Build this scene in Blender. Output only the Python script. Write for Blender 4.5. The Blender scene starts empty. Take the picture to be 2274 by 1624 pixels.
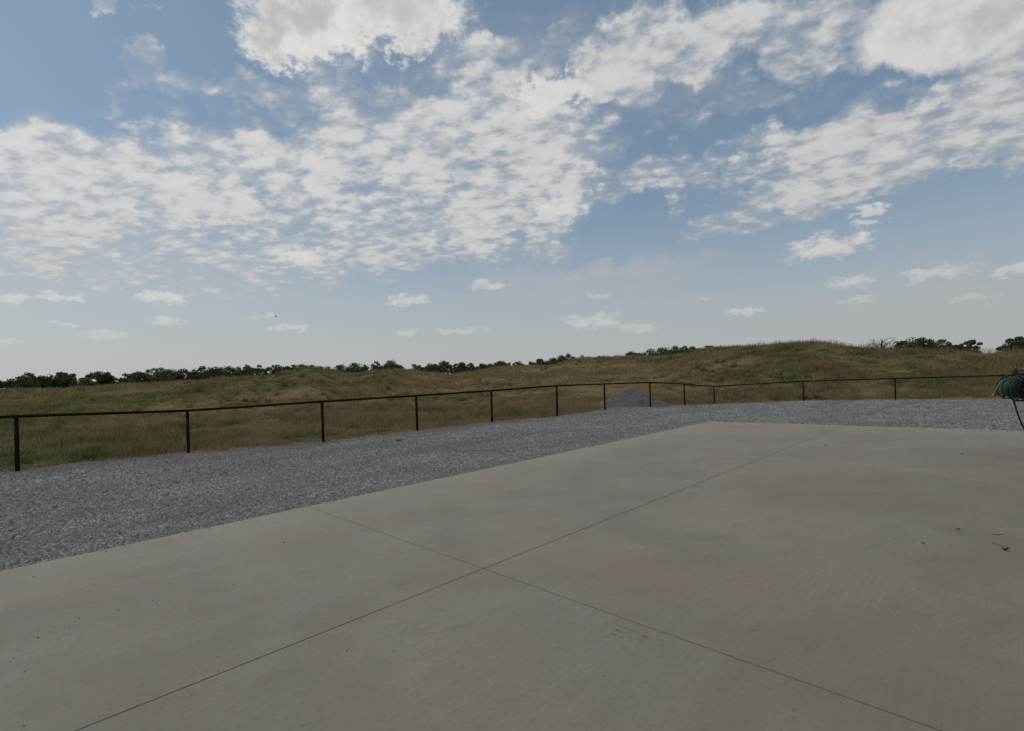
import bpy, math, random
import numpy as np

random.seed(7)
rng = np.random.default_rng(11)
scene = bpy.context.scene
R_ = math.radians

# ------------------------------------------------------------------ camera
# pixel units below are those of a 2274 x 1624 view of the photograph
F, CX, CY = 1120.0, 1137.0, 812.0
ROLL, PITCH, H = R_(1.6), math.atan(29 / 1120.0), 1.7
_X, _Y, _Z = np.eye(3)
FW = math.cos(PITCH) * _Y + math.sin(PITCH) * _Z
_u0 = -math.sin(PITCH) * _Y + math.cos(PITCH) * _Z
RT = math.cos(ROLL) * _X - math.sin(ROLL) * _u0
UP = math.sin(ROLL) * _X + math.cos(ROLL) * _u0


def ray(u, v):
    return FW + RT * (u - CX) / F - UP * (v - CY) / F


def at_depth(u, v, y):
    d = ray(u, v)
    return d * (y / d[1]) + np.array([0, 0, H])


def azel(u, v):
    d = ray(u, v)
    d = d / np.linalg.norm(d)
    return math.atan2(d[0], d[1]), math.asin(d[2])


from mathutils import Matrix, Vector
cam_data = bpy.data.cameras.new("camera")
cam = bpy.data.objects.new("camera", cam_data)
scene.collection.objects.link(cam)
m = Matrix.Identity(4)
for i in range(3):
    m[i][0], m[i][1], m[i][2] = RT[i], UP[i], -FW[i]
m[2][3] = H
cam.matrix_world = m
cam_data.sensor_width = 36.0
cam_data.lens = F / 2274.0 * 36.0
cam_data.clip_start = 0.05
cam_data.clip_end = 5000
scene.camera = cam
scene.view_settings.view_transform = 'Standard'
scene.view_settings.look = 'None'
scene.view_settings.gamma = 1
scene.view_settings.use_curve_mapping = False
scene.view_settings.exposure = 0.0
scene.render.engine = 'CYCLES'
scene.cycles.max_bounces = 4
scene.cycles.diffuse_bounces = 2
scene.cycles.glossy_bounces = 1
scene.cycles.transmission_bounces = 2

SUN_AZ, SUN_EL = R_(-88), R_(48)          # azimuth measured from +Y towards +X


# ------------------------------------------------------------------ node helper
class NT:
    def __init__(self, tree):
        self.t = tree
        self.n = tree.nodes
        self.l = tree.links

    def node(self, typ, **props):
        nd = self.n.new(typ)
        for k, v in props.items():
            setattr(nd, k, v)
        return nd

    def put(self, sock, val):
        if val is None:
            return
        if isinstance(val, bpy.types.NodeSocket):
            self.l.new(val, sock)
        else:
            sock.default_value = val

    def math(self, op, a, b=None, c=None, clamp=False):
        nd = self.node('ShaderNodeMath', operation=op, use_clamp=clamp)
        self.put(nd.inputs[0], a)
        self.put(nd.inputs[1], b)
        self.put(nd.inputs[2], c)
        return nd.outputs[0]

    def vmath(self, op, a, b=None, scale=None):
        nd = self.node('ShaderNodeVectorMath', operation=op)
        self.put(nd.inputs[0], a)
        self.put(nd.inputs[1], b)
        if scale is not None:
            self.put(nd.inputs['Scale'], scale)
        return nd.outputs['Value'] if op in ('LENGTH', 'DOT_PRODUCT', 'DISTANCE') else nd.outputs[0]

    def smooth(self, x, lo, hi, a=0.0, b=1.0, kind='SMOOTHSTEP'):
        nd = self.node('ShaderNodeMapRange', interpolation_type=kind)
        for s, v in zip(nd.inputs[:5], (x, lo, hi, a, b)):
            self.put(s, v)
        return nd.outputs[0]

    def noise(self, vec, scale, detail=4.0, rough=0.55, dist=0.0, col=False, dims='3D'):
        nd = self.node('ShaderNodeTexNoise', noise_dimensions=dims)
        self.put(nd.inputs['Vector'], vec)
        self.put(nd.inputs['Scale'], scale)
        nd.inputs['Detail'].default_value = detail
        nd.inputs['Roughness'].default_value = rough
        nd.inputs['Distortion'].default_value = dist
        return nd.outputs['Color'] if col else nd.outputs[0]

    def voronoi(self, vec, scale, out='Distance', feature='F1', rand=1.0):
        nd = self.node('ShaderNodeTexVoronoi', feature=feature)
        self.put(nd.inputs['Vector'], vec)
        self.put(nd.inputs['Scale'], scale)
        nd.inputs['Randomness'].default_value = rand
        return nd.outputs[out]

    def mix(self, fac, a, b):
        nd = self.node('ShaderNodeMix', data_type='RGBA')
        self.put(nd.inputs[0], fac)
        self.put(nd.inputs[6], a if isinstance(a, bpy.types.NodeSocket) else tuple(a) + (1,))
        self.put(nd.inputs[7], b if isinstance(b, bpy.types.NodeSocket) else tuple(b) + (1,))
        return nd.outputs[2]

    def mapping(self, vec, loc=(0, 0, 0), rot=(0, 0, 0), scale=(1, 1, 1), kind='TEXTURE'):
        nd = self.node('ShaderNodeMapping', vector_type=kind)
        self.put(nd.inputs[0], vec)
        nd.inputs[1].default_value = loc
        nd.inputs[2].default_value = rot
        nd.inputs[3].default_value = scale
        return nd.outputs[0]

    def sep(self, vec):
        nd = self.node('ShaderNodeSeparateXYZ')
        self.put(nd.inputs[0], vec)
        return nd.outputs

    def comb(self, x, y, z=0.0):
        nd = self.node('ShaderNodeCombineXYZ')
        for s, v in zip(nd.inputs, (x, y, z)):
            self.put(s, v)
        return nd.outputs[0]


# ------------------------------------------------------------------ world: Nishita sky with a broken layer of clouds
world = bpy.data.worlds.new("World")
scene.world = world
world.use_nodes = True
wt = NT(world.node_tree)
for nd in list(wt.n):
    wt.n.remove(nd)
wout = wt.node('ShaderNodeOutputWorld')
bg = wt.node('ShaderNodeBackground')
bg.inputs['Strength'].default_value = 0.1
sky = wt.node('ShaderNodeTexSky', sky_type='NISHITA')
sky.sun_disc = False
sky.sun_elevation = SUN_EL
sky.sun_rotation = SUN_AZ
sky.air_density = 1.0
sky.dust_density = 0.8
sky.ozone_density = 1.0
SKY_GAIN = 1.06
CLOUD_GAIN = 6.0


def build_sky():
    T = wt
    d = T.node('ShaderNodeTexCoord').outputs['Generated']
    dx, dy, dz = T.sep(d)
    az = T.math('ARCTAN2', dx, dy)
    el = T.math('ARCSINE', dz)
    # direction of the sun: clouds and air towards it are brighter
    sd = (math.cos(SUN_EL) * math.sin(SUN_AZ), math.cos(SUN_EL) * math.cos(SUN_AZ), math.sin(SUN_EL))
    toward = T.vmath('DOT_PRODUCT', d, sd)
    # cloud deck seen in perspective
    zc = T.math('ADD', T.math('MAXIMUM', dz, 0.0), 0.20)
    P = T.comb(T.math('DIVIDE', dx, zc), T.math('DIVIDE', dy, zc))
    Pst = T.mapping(P, rot=(0, 0, R_(-14)), scale=(1.15, 0.85, 1), kind='TEXTURE')
    fine = T.noise(Pst, 13.5, 6, 0.60, 0.0, dims='2D')
    mid = T.noise(P, 4.5, 4, 0.60, 0.0, dims='2D')
    wob = T.vmath('SCALE', T.noise(Pst, 15.0, 2, 0.6, col=True, dims='2D'), scale=0.07)
    cv = T.node('ShaderNodeTexVoronoi', feature='F1', voronoi_dimensions='2D')
    T.put(cv.inputs['Vector'], T.vmath('ADD', Pst, wob))
    cv.inputs['Scale'].default_value = 17.0
    cells = cv.outputs['Distance']

    qb = T.comb(az, el)
    nb = T.vmath('SUBTRACT', T.noise(T.vmath('MULTIPLY', qb, (1, 1.15, 1)), 7.0, 6, 0.6, col=True, dims='2D'), (0.5, 0.5, 0.5))
    ns = T.vmath('SUBTRACT', T.noise(T.vmath('MULTIPLY', qb, (1, 1.7, 1)), 34.0, 5, 0.64, col=True, dims='2D'), (0.5, 0.5, 0.5))
    q_soft = T.vmath('ADD', qb, T.vmath('MULTIPLY', nb, (0.34, 0.20, 0.0)))
    q_big = T.vmath('ADD', qb, T.vmath('ADD', T.vmath('MULTIPLY', nb, (0.12, 0.11, 0)), T.vmath('MULTIPLY', ns, (0.06, 0.06, 0))))
    q_bulk = T.vmath('ADD', qb, T.vmath('MULTIPLY', nb, (0.16, 0.12, 0)))
    q_small = T.vmath('ADD', qb, T.vmath('MULTIPLY', ns, (0.075, 0.034, 0.0)))

    def ell(q, u, v, ru, rv, ang=0.0):
        a0, e0 = azel(u, v)
        a1, _ = azel(u + ru, v)
        _, e1 = azel(u, v - rv)
        _, e2 = azel(u + 50, v)       # roll / curvature of the picture at this place
        ax, _ = azel(u + 50, v)
        loc = T.mapping(q, (a0, e0, 0), (0, 0, R_(ang) + math.atan2(e2 - e0, ax - a0)), (abs(a1 - a0), abs(e1 - e0), 1))
        return loc

    # --- altocumulus: (u, v, ru, rv, angle, weight)
    deck = [(430, 410, 600, 150, 3, 1.0), (1000, 330, 330, 210, 10, 1.0), (1130, 430, 260, 150, 25, 1.0),
            (250, 560, 480, 90, 2, 0.78), (800, 530, 420, 90, 8, 0.85), (1480, 390, 200, 60, 12, 0.72),
            (1900, 350, 480, 105, 17, 1.0), (2200, 250, 260, 110, 18, 0.95), (1700, 460, 260, 45, 14, 0.72), (1500, 110, 360, 120, 14, 1.0), (1720, 60, 240, 110, 0, 0.80),
            (1150, 130, 220, 60, 10, 0.72), (480, 175, 300, 40, 4, 0.60), (700, 200, 240, 60, 5, 0.62), (1560, 235, 330, 55, 5, 0.50),
            (270, 45, 60, 30, -20, 0.62), (600, 620, 380, 60, 3, 0.62)]
    M = None
    for (u, v, ru, rv, ang, w) in deck:
        r = T.vmath('LENGTH', ell(q_soft, u, v, ru, rv, ang))
        mm = T.smooth(r, 1.40, 0.55, 0.0, w)
        M = mm if M is None else T.math('MAXIMUM', M, mm)
    # the same broken deck goes on beyond the picture
    beyond = T.smooth(T.math('ABSOLUTE', az), 0.86, 1.1)
    high = T.smooth(el, 0.66, 0.82)
    out = T.math('MAXIMUM', beyond, high)
    gen = T.smooth(T.noise(P, 0.7, 3, 0.5), 0.36, 0.6)
    M = T.math('MAXIMUM', M, T.math('MULTIPLY', out, gen))
    tex = T.math('ADD', T.math('MULTIPLY', fine, 0.58), T.math('MULTIPLY', mid, 0.42))
    tex = T.math('SUBTRACT', tex, T.math('MULTIPLY', T.math('SUBTRACT', cells, 0.42), 0.17))
    lvl = T.math('ADD', T.math('SUBTRACT', tex, 0.80), T.math('MULTIPLY', M, 0.47))
    a_deck = T.smooth(lvl, -0.11, 0.20)
    a_deck = T.math('MULTIPLY', a_deck, T.smooth(M, 0.0, 0.25))
    # thin veils that bind the puffs together and streak the lower sky
    veil = T.smooth(M, 0.15, 1.0, 0.0, 0.58)
    for (u, v, ru, rv, ang, w) in [(1330, 630, 340, 62, 3, .85), (1950, 690, 460, 55, 2, .65), (260, 590, 520, 90, 2, .55), (2130, 650, 280, 55, 6, .85),
                                   (1050, 150, 330, 90, 8, .42), (1380, 725, 300, 40, 2, .40), (600, 700, 600, 40, 0, .30)]:
        r = T.vmath('LENGTH', ell(q_soft, u, v, ru, rv, ang))
        veil = T.math('MAXIMUM', veil, T.smooth(r, 1.35, 0.35, 0.0, w))
    streak = T.noise(T.mapping(qb, rot=(0, 0, R_(4)), scale=(0.30, 0.035, 1), kind='TEXTURE'), 1.0, 4, 0.6, 0.4, dims='2D')
    veil = T.math('MULTIPLY', veil, T.smooth(streak, 0.25, 0.7, 0.35, 1.0))
    a_deck = T.math('SUBTRACT', 1.0, T.math('MULTIPLY', T.math('SUBTRACT', 1.0, a_deck), T.math('SUBTRACT', 1.0, veil)))
    deck_body = T.smooth(lvl, 0.0, 0.26)

    # --- cumulus: (u, v, ru, rv, angle, opacity, big)
    cum = [(800, 25, 265, 92, -4, 1.0, 1), (700, 75, 160, 75, 0, 1, 1), (2130, 65, 320, 112, 8, 1.0, 2), (2000, 120, 150, 66, 0, 1, 2),
           (1225, 205, 88, 46, 15, .95, 1), (1250, 468, 72, 26, 0, .9, 0),
           (668, 568, 64, 20, -2, .95, 0), (1840, 548, 112, 32, 14, .95, 0), (1925, 468, 52, 15, 5, .85, 0), (1930, 493, 42, 9, 5, .7, 0),
           (1890, 627, 68, 14, 9, .8, 0), (2085, 608, 105, 17, 8, .8, 0), (2240, 600, 60, 15, 5, .75, 0),
           (360, 660, 62, 19, 0, .8, 0), (140, 658, 50, 11, 0, .8, 0), (35, 666, 50, 14, 0, .75, 0), (905, 667, 60, 14, 3, .7, 0),
           (1315, 712, 66, 20, 6, .7, 0), (1420, 728, 50, 14, 5, .55, 0), (1660, 692, 50, 8, 4, .75, 0), (365, 710, 50, 11, 0, .7, 0),
           (1090, 634, 50, 12, 0, .6, 0), (1567, 663, 22, 7, 0, .6, 0), (645, 728, 60, 8, 0, .6, 0), (908, 738, 28, 11, 0, .5, 0),
           (1020, 735, 60, 9, 3, .45, 0), (230, 745, 55, 12, 0, .4, 0), (1900, 665, 50, 10, 5, .5, 0), (20, 757, 60, 12, 0, .4, 0),
           (1330, 655, 40, 7, 0, .45, 0), (2160, 660, 70, 9, 5, .4, 0), (140, 720, 30, 5, 0, .5, 0), (570, 705, 30, 7, 0, .45, 0)]
    erode = T.math('MULTIPLY', T.sep(ns)[2], 1.9)
    erode_b = T.math('MULTIPLY', T.sep(ns)[2], 0.5)
    A = None
    B = None
    G = None
    for (u, v, ru, rv, ang, op, big) in cum:
        loc = ell((q_small, q_big, q_bulk)[big], u, v, ru, rv, ang)
        r = T.vmath('LENGTH', loc)
        a = T.smooth(T.math('ADD', r, (erode, erode_b, 0.0)[big]), 1.15, (0.28, 0.70, 0.62)[big], 0.0, op)
        A = a if A is None else T.math('MAXIMUM', A, a)
        if ru > 60 and not big:                      # the fuller heaps are greyer underneath
            b = T.math('MULTIPLY', a, T.smooth(T.sep(loc)[1], -0.2, -1.0, 0.0, 0.17))
            B = b if B is None else T.math('MAXIMUM', B, b)
    # grey cores of the two large near clouds, thick towards their middle
    for (u, v, ru, rv, ang, w) in [(665, 40, 95, 75, 0, .27), (880, 30, 130, 85, 0, .22), (2160, 70, 220, 80, 10, .22)]:
        r = T.vmath('LENGTH', ell(q_soft, u, v, ru, rv, ang))
        g = T.smooth(r, 1.15, 0.2, 0.0, w)
        G = g if G is None else T.math('MAXIMUM', G, g)
    big_shade = T.math('SUBTRACT', 1.0, T.math('MULTIPLY', G, A))

    # --- colours (radiance before the 0.1 of the background)
    glow = T.smooth(toward, -0.5, 0.9, 0.86, 1.06, 'LINEAR')
    sky_c = T.vmath('MULTIPLY', sky.outputs[0], (SKY_GAIN * 1.0, SKY_GAIN * 1.01, SKY_GAIN * 0.94))
    sky_c = T.mix(0.45, sky_c, (2.2, 3.0, 4.05))
    deck_c = T.vmath('SCALE', T.mix(deck_body, (4.4, 4.68, 5.0), (6.45, 6.38, 6.28)), scale=T.smooth(fine, 0.3, 0.7, 0.93, 1.05, 'LINEAR'))
    c = T.mix(T.math('MULTIPLY', a_deck, 0.93), sky_c, T.vmath('SCALE', deck_c, scale=glow))
    # pale air near the horizon
    hz = T.smooth(el, 0.42, 0.0, 0.0, 1.0)
    hz = T.math('MULTIPLY', T.math('POWER', hz, 1.5), 0.88)
    haze_c = T.vmath('SCALE', (4.42, 4.54, 4.58), scale=T.smooth(toward, -0.6, 0.6, 0.88, 1.10, 'LINEAR'))
    c = T.mix(hz, c, haze_c)
    cum_l = T.math('MULTIPLY', T.math('SUBTRACT', 1.0, B), big_shade)
    lump = T.smooth(T.sep(ns)[2], -0.22, 0.22, 1.04, 0.93, 'LINEAR')
    cum_c = T.vmath('SCALE', T.vmath('SCALE', (7.05, 6.92, 6.72), scale=T.math('MULTIPLY', cum_l, lump)), scale=glow)
    cum_c = T.mix(T.math('MULTIPLY', hz, 0.45), cum_c, haze_c)
    c = T.mix(A, c, cum_c)
    T.l.new(c, bg.inputs['Color'])
    T.l.new(bg.outputs[0], wout.inputs[0])


build_sky()
try:
    world.cycles.sampling_method = 'MANUAL'
    world.cycles.sample_map_resolution = 512
except Exception:
    pass

sun_d = bpy.data.lights.new("sun", 'SUN')
sun_d.energy = 0.9
sun_d.angle = R_(18)
sun_d.color = (1.0, 0.95, 0.88)
sun = bpy.data.objects.new("sun", sun_d)
scene.collection.objects.link(sun)
sv = Vector((math.cos(SUN_EL) * math.sin(SUN_AZ), math.cos(SUN_EL) * math.cos(SUN_AZ), math.sin(SUN_EL)))
sun.rotation_euler = sv.to_track_quat('Z', 'Y').to_euler()
sun.location = (-30, 20, 40)


# ------------------------------------------------------------------ object helpers
def link(o, parent=None):
    scene.collection.objects.link(o)
    if parent is not None:
        o.parent = parent
    return o


def mesh_obj(name, verts, faces, mat, parent=None, smooth=False):
    me = bpy.data.meshes.new(name)
    me.from_pydata([tuple(map(float, v)) for v in verts], [], [tuple(int(i) for i in f) for f in faces])
    me.update()
    if mat:
        me.materials.append(mat)
    if smooth:
        me.polygons.foreach_set('use_smooth', [True] * len(me.polygons))
    return link(bpy.data.objects.new(name, me), parent)


def tri_obj(name, V, Fc, mat, parent=None, attr=None, smooth=False):
    """many faces at once; V (n,3), Fc (m,k) numpy"""
    me = bpy.data.meshes.new(name)
    k = Fc.shape[1]
    me.vertices.add(len(V))
    me.vertices.foreach_set('co', np.ascontiguousarray(V, dtype=np.float32).ravel())
    me.loops.add(Fc.size)
    me.loops.foreach_set('vertex_index', np.ascontiguousarray(Fc, dtype=np.int32).ravel())
    me.polygons.add(len(Fc))
    me.polygons.foreach_set('loop_start', np.arange(0, Fc.size, k, dtype=np.int32))
    if smooth:
        me.polygons.foreach_set('use_smooth', np.ones(len(Fc), dtype=bool))
    me.update(calc_edges=True)
    me.validate()
    if attr is not None:
        for nm, arr in attr.items():
            at = me.attributes.new(nm, 'FLOAT', 'POINT')
            at.data.foreach_set('value', np.ascontiguousarray(arr, dtype=np.float32))
    if mat:
        me.materials.append(mat)
    return link(bpy.data.objects.new(name, me), parent)


def tag(o, label=None, cat=None, group=None, kind=None):
    if label:
        o['label'] = label
    if cat:
        o['category'] = cat
    if group:
        o['group'] = group
    if kind:
        o['kind'] = kind
    return o


def empty(name, loc=(0, 0, 0)):
    o = bpy.data.objects.new(name, None)
    o.location = tuple(map(float, loc))
    o.empty_display_size = 0.2
    return link(o)


def tube(pts, rad, n=8, cap=True):
    """verts, faces of a tube through pts; rad scalar or list"""
    pts = np.asarray(pts, float)
    k = len(pts)
    rad = np.full(k, rad) if np.isscalar(rad) else np.asarray(rad, float)
    V, Fc = [], []
    tan = np.gradient(pts, axis=0)
    tan /= np.linalg.norm(tan, axis=1)[:, None]
    ref = np.array([0, 0, 1.0]) if abs(tan[0][2]) < 0.9 else np.array([1.0, 0, 0])
    a = np.cross(tan[0], ref)
    a /= np.linalg.norm(a)
    for i in range(k):
        a = a - tan[i] * (a @ tan[i])
        a /= np.linalg.norm(a)
        b = np.cross(tan[i], a)
        for j in range(n):
            t = 2 * math.pi * j / n
            V.append(pts[i] + rad[i] * (math.cos(t) * a + math.sin(t) * b))
    for i in range(k - 1):
        for j in range(n):
            j2 = (j + 1) % n
            Fc.append((i * n + j, i * n + j2, (i + 1) * n + j2, (i + 1) * n + j))
    if cap:
        Fc.append(tuple(range(n - 1, -1, -1)))
        Fc.append(tuple(range((k - 1) * n, k * n)))
    return V, Fc


def join(*parts):
    V, Fc = [], []
    for v, f in parts:
        o = len(V)
        V += list(v)
        Fc += [tuple(i + o for i in g) for g in f]
    return V, Fc


def boxvf(c, ax, ay, az):
    """box: centre c and three half-axis vectors"""
    c, ax, ay, az = map(lambda q: np.asarray(q, float), (c, ax, ay, az))
    V = [c + sx * ax + sy * ay + sz * az for sz in (-1, 1) for sy in (-1, 1) for sx in (-1, 1)]
    Fc = [(0, 2, 3, 1), (4, 5, 7, 6), (0, 1, 5, 4), (2, 6, 7, 3), (0, 4, 6, 2), (1, 3, 7, 5)]
    return V, Fc


# value noise in numpy
_perm = rng.random((512, 512))


def vnoise(x, y):
    x = np.asarray(x, float)
    y = np.asarray(y, float)
    xi, yi = np.floor(x).astype(int), np.floor(y).astype(int)
    fx, fy = x - xi, y - yi
    fx, fy = fx * fx * (3 - 2 * fx), fy * fy * (3 - 2 * fy)
    g = lambda i, j: _perm[(xi + i) & 511, (yi + j) & 511]
    return (g(0, 0) * (1 - fx) + g(1, 0) * fx) * (1 - fy) + (g(0, 1) * (1 - fx) + g(1, 1) * fx) * fy


def fbm(x, y, o=4):
    s, a, t = 0.0, 0.5, 0.0
    for i in range(o):
        s = s + a * vnoise(np.asarray(x) * 2 ** i + 17.3 * i, np.asarray(y) * 2 ** i - 9.1 * i)
        t += a
        a *= 0.5
    return s / t


def sstep(x, a, b):
    t = np.clip((np.asarray(x, float) - a) / (b - a), 0, 1)
    return t * t * (3 - 2 * t)


# ------------------------------------------------------------------ materials
def mat(name):
    mt = bpy.data.materials.new(name)
    mt.use_nodes = True
    T = NT(mt.node_tree)
    bs = T.n['Principled BSDF']
    return mt, T, bs


def bump(T, bs, h, strength, dist):
    b = T.node('ShaderNodeBump')
    b.inputs['Strength'].default_value = strength
    b.inputs['Distance'].default_value = dist
    T.l.new(h, b.inputs['Height'])
    T.l.new(b.outputs[0], bs.inputs['Normal'])


def simple(name, col, rough=0.6, metal=0.0, var=0.25, scale=12.0):
    mt, T, bs = mat(name)
    pos = T.node('ShaderNodeNewGeometry').outputs['Position']
    nz = T.noise(pos, scale, 4, 0.6)
    dark = tuple(c * (1 - var) for c in col)
    lite = tuple(min(1, c * (1 + var)) for c in col)
    T.l.new(T.mix(T.smooth(nz, 0.3, 0.7), dark, lite), bs.inputs['Base Color'])
    bs.inputs['Roughness'].default_value = rough
    bs.inputs['Metallic'].default_value = metal
    return mt


E1 = np.array([math.sin(R_(45.0)), math.cos(R_(45.0)), 0.0])     # along the building
E2 = np.array([-math.cos(R_(45.0)), math.sin(R_(45.0)), 0.0])    # away from the building


def slab_z(x, y):
    return 0.0152 * np.asarray(x, float)


def slab_pt(u, v):
    d = ray(u, v)
    n = np.array([-0.0152, 0, 1.0])
    return d * (-H / (d @ n)) + np.array([0, 0, H])


def m_concrete():
    mt, T, bs = mat("concrete_material")
    pos = T.node('ShaderNodeNewGeometry').outputs['Position']
    across = T.vmath('DOT_PRODUCT', pos, tuple(E2))
    along = T.vmath('DOT_PRODUCT', pos, tuple(E1))
    base = T.mix(T.smooth(T.noise(pos, 0.55, 5, 0.6, 0.6), 0.34, 0.66), (0.340, 0.318, 0.286), (0.420, 0.396, 0.360))
    # greenish and pinkish curing patches
    g = T.smooth(T.noise(T.vmath('ADD', pos, (13, 4, 0)), 0.7, 4, 0.6, 0.4), 0.50, 0.66, 0, 0.55)
    base = T.mix(g, base, (0.372, 0.395, 0.352))
    pk = T.smooth(T.noise(T.vmath('ADD', pos, (-7, 21, 0)), 0.45, 4, 0.6, 0.5), 0.50, 0.68, 0, 0.45)
    base = T.mix(pk, base, (0.425, 0.352, 0.308))
    oc = T.smooth(T.noise(T.vmath('ADD', pos, (37, 2, 0)), 0.8, 3, 0.6, 0.5), 0.64, 0.78, 0, 0.35)
    base = T.mix(oc, base, (0.36, 0.31, 0.225))
    # trowelled paler band at the slab's outer edge
    edge = T.math('ADD', across, T.math('MULTIPLY', T.math('SUBTRACT', T.noise(pos, 1.4, 3), 0.5), 0.5))
    ed = T.math('MAXIMUM', T.smooth(edge, 5.7, 7.25, 0, 0.70), T.smooth(T.math('ADD', along, T.math('MULTIPLY', T.noise(pos, 0.9, 3), 0.8)), 14.6, 16.6, 0, 0.4))
    base = T.mix(ed, base, (0.46, 0.455, 0.41))
    # drag marks of the trowel, wet-looking cloudy stains
    st = T.noise(T.mapping(pos, rot=(0, 0, R_(20)), scale=(3.0, 0.35, 1), kind='TEXTURE'), 2.2, 6, 0.7, 0.8)
    base = T.mix(T.smooth(st, 0.48, 0.74, 0, 0.26), base, (0.235, 0.215, 0.19))
    st2 = T.noise(T.mapping(pos, rot=(0, 0, R_(-52)), scale=(3.5, 0.5, 1), kind='TEXTURE'), 1.6, 7, 0.72, 0.6)
    base = T.mix(T.smooth(st2, 0.48, 0.74, 0, 0.20), base, (0.25, 0.225, 0.20))
    # broom lines
    br = T.noise(T.mapping(pos, rot=(0, 0, R_(-44)), scale=(0.012, 1.3, 1), kind='TEXTURE'), 1.0, 3, 0.6)
    base = T.mix(T.smooth(br, 0.35, 0.7, 0, 0.20), base, (0.22, 0.21, 0.19))
    gr = T.noise(pos, 160, 3, 0.7)
    base = T.mix(T.smooth(gr, 0.35, 0.75, 0, 0.28), base, (0.22, 0.205, 0.185))
    gr2 = T.noise(pos, 30, 5, 0.75)
    base = T.mix(T.smooth(gr2, 0.45, 0.70, 0, 0.42), base, (0.24, 0.22, 0.195))
    # paw marks pressed into the fresh slab (zoomed pixel positions)
    paw = None
    pawpos = T.vmath('MULTIPLY', T.vmath('ADD', pos, T.vmath('SCALE', T.vmath('SUBTRACT', T.noise(pos, 45, 2, col=True), (.5, .5, .5)), scale=.012)), (1, 1, 0))
    for (zx, zy, a, b, w) in [(1130, 300, .017, .013, .6), (975, 385, .022, .014, 1.0), (855, 485, .018, .012, .8), (1165, 455, .016, .009, .35),
                              (1285, 355, .012, .009, .35), (1500, 430, .015, .01, .4), (1700, 545, .021, .015, 1.0), (1560, 630, .022, .013, .6),
                              (1290, 655, .022, .009, .45), (1040, 580, .017, .009, .45), (1290, 565, .036, .009, .35)]:
        c = slab_pt((1750 + zx / 9.096) / 1.35092, (1850 + zy / 9.096) / 1.35092)
        lc = T.mapping(pawpos, (c[0], c[1], 0), (0, 0, R_(35)), (b * 1.1, a * 1.5, 1))
        e = T.smooth(T.vmath('LENGTH', lc), 1.15, 0.4, 0, w)
        paw = e if paw is None else T.math('MAXIMUM', paw, e)
    base = T.mix(T.math('MULTIPLY', paw, 0.8), base, (0.21, 0.19, 0.16))
    base = T.vmath('MULTIPLY', base, (0.885, 0.818, 0.735))
    T.l.new(base, bs.inputs['Base Color'])
    bs.inputs['Roughness'].default_value = 0.82
    bs.inputs['Specular IOR Level'].default_value = 0.3
    hgt = T.math('ADD', T.math('MULTIPLY', gr, 0.0012), T.math('MULTIPLY', br, 0.0012))
    hgt = T.math('SUBTRACT', hgt, T.math('MULTIPLY', paw, 0.006))
    bump(T, bs, hgt, 0.6, 1.0)
    return mt


def m_gravel(stones=False):
    mt, T, bs = mat("stone_material" if stones else "gravel_material")
    pos = T.node('ShaderNodeNewGeometry').outputs['Position']
    if stones:
        tint = T.node('ShaderNodeAttribute', attribute_name='tint').outputs['Fac']
        v = tint
    else:
        v = T.voronoi(pos, 26, 'Color')
        v = T.sep(v)[0]
    col = T.mix(v, (0.088, 0.085, 0.080), (0.455, 0.436, 0.405) ) if stones else T.mix(v, (0.10, 0.097, 0.092), (0.34, 0.327, 0.306))
    warm = T.smooth(T.noise(pos, 0.35, 4, 0.6, 0.4), 0.5, 0.75, 0, 0.35)
    col = T.mix(warm, col, (0.30, 0.28, 0.272))
    if not stones:
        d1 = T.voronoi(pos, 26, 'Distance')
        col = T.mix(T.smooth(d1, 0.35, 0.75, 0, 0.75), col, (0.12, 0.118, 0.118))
        big = T.noise(pos, 5, 5, 0.7)
        col = T.mix(T.smooth(big, 0.42, 0.72, 0, 0.45), col, (0.18, 0.18, 0.184))
        bump(T, bs, T.math('ADD', T.math('MULTIPLY', d1, -0.02), T.math('MULTIPLY', big, 0.05)), 0.7, 1.0)
    rut = T.noise(T.mapping(pos, rot=(0, 0, R_(44.7)), scale=(9.0, 0.9, 1), kind='TEXTURE'), 1.0, 4, 0.6, 0.3)
    col = T.mix(T.smooth(rut, 0.46, 0.66, 0, 0.42), col, (0.15, 0.146, 0.142))
    # dirt where the pipe fence runs
    dirt = T.node('ShaderNodeAttribute', attribute_name='dirt').outputs['Fac']
    col = T.mix(T.math('MULTIPLY', dirt, 0.7), col, (0.178, 0.148, 0.138))
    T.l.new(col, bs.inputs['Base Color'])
    bs.inputs['Roughness'].default_value = 0.9
    bs.inputs['Specular IOR Level'].default_value = 0.25
    return mt


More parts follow.
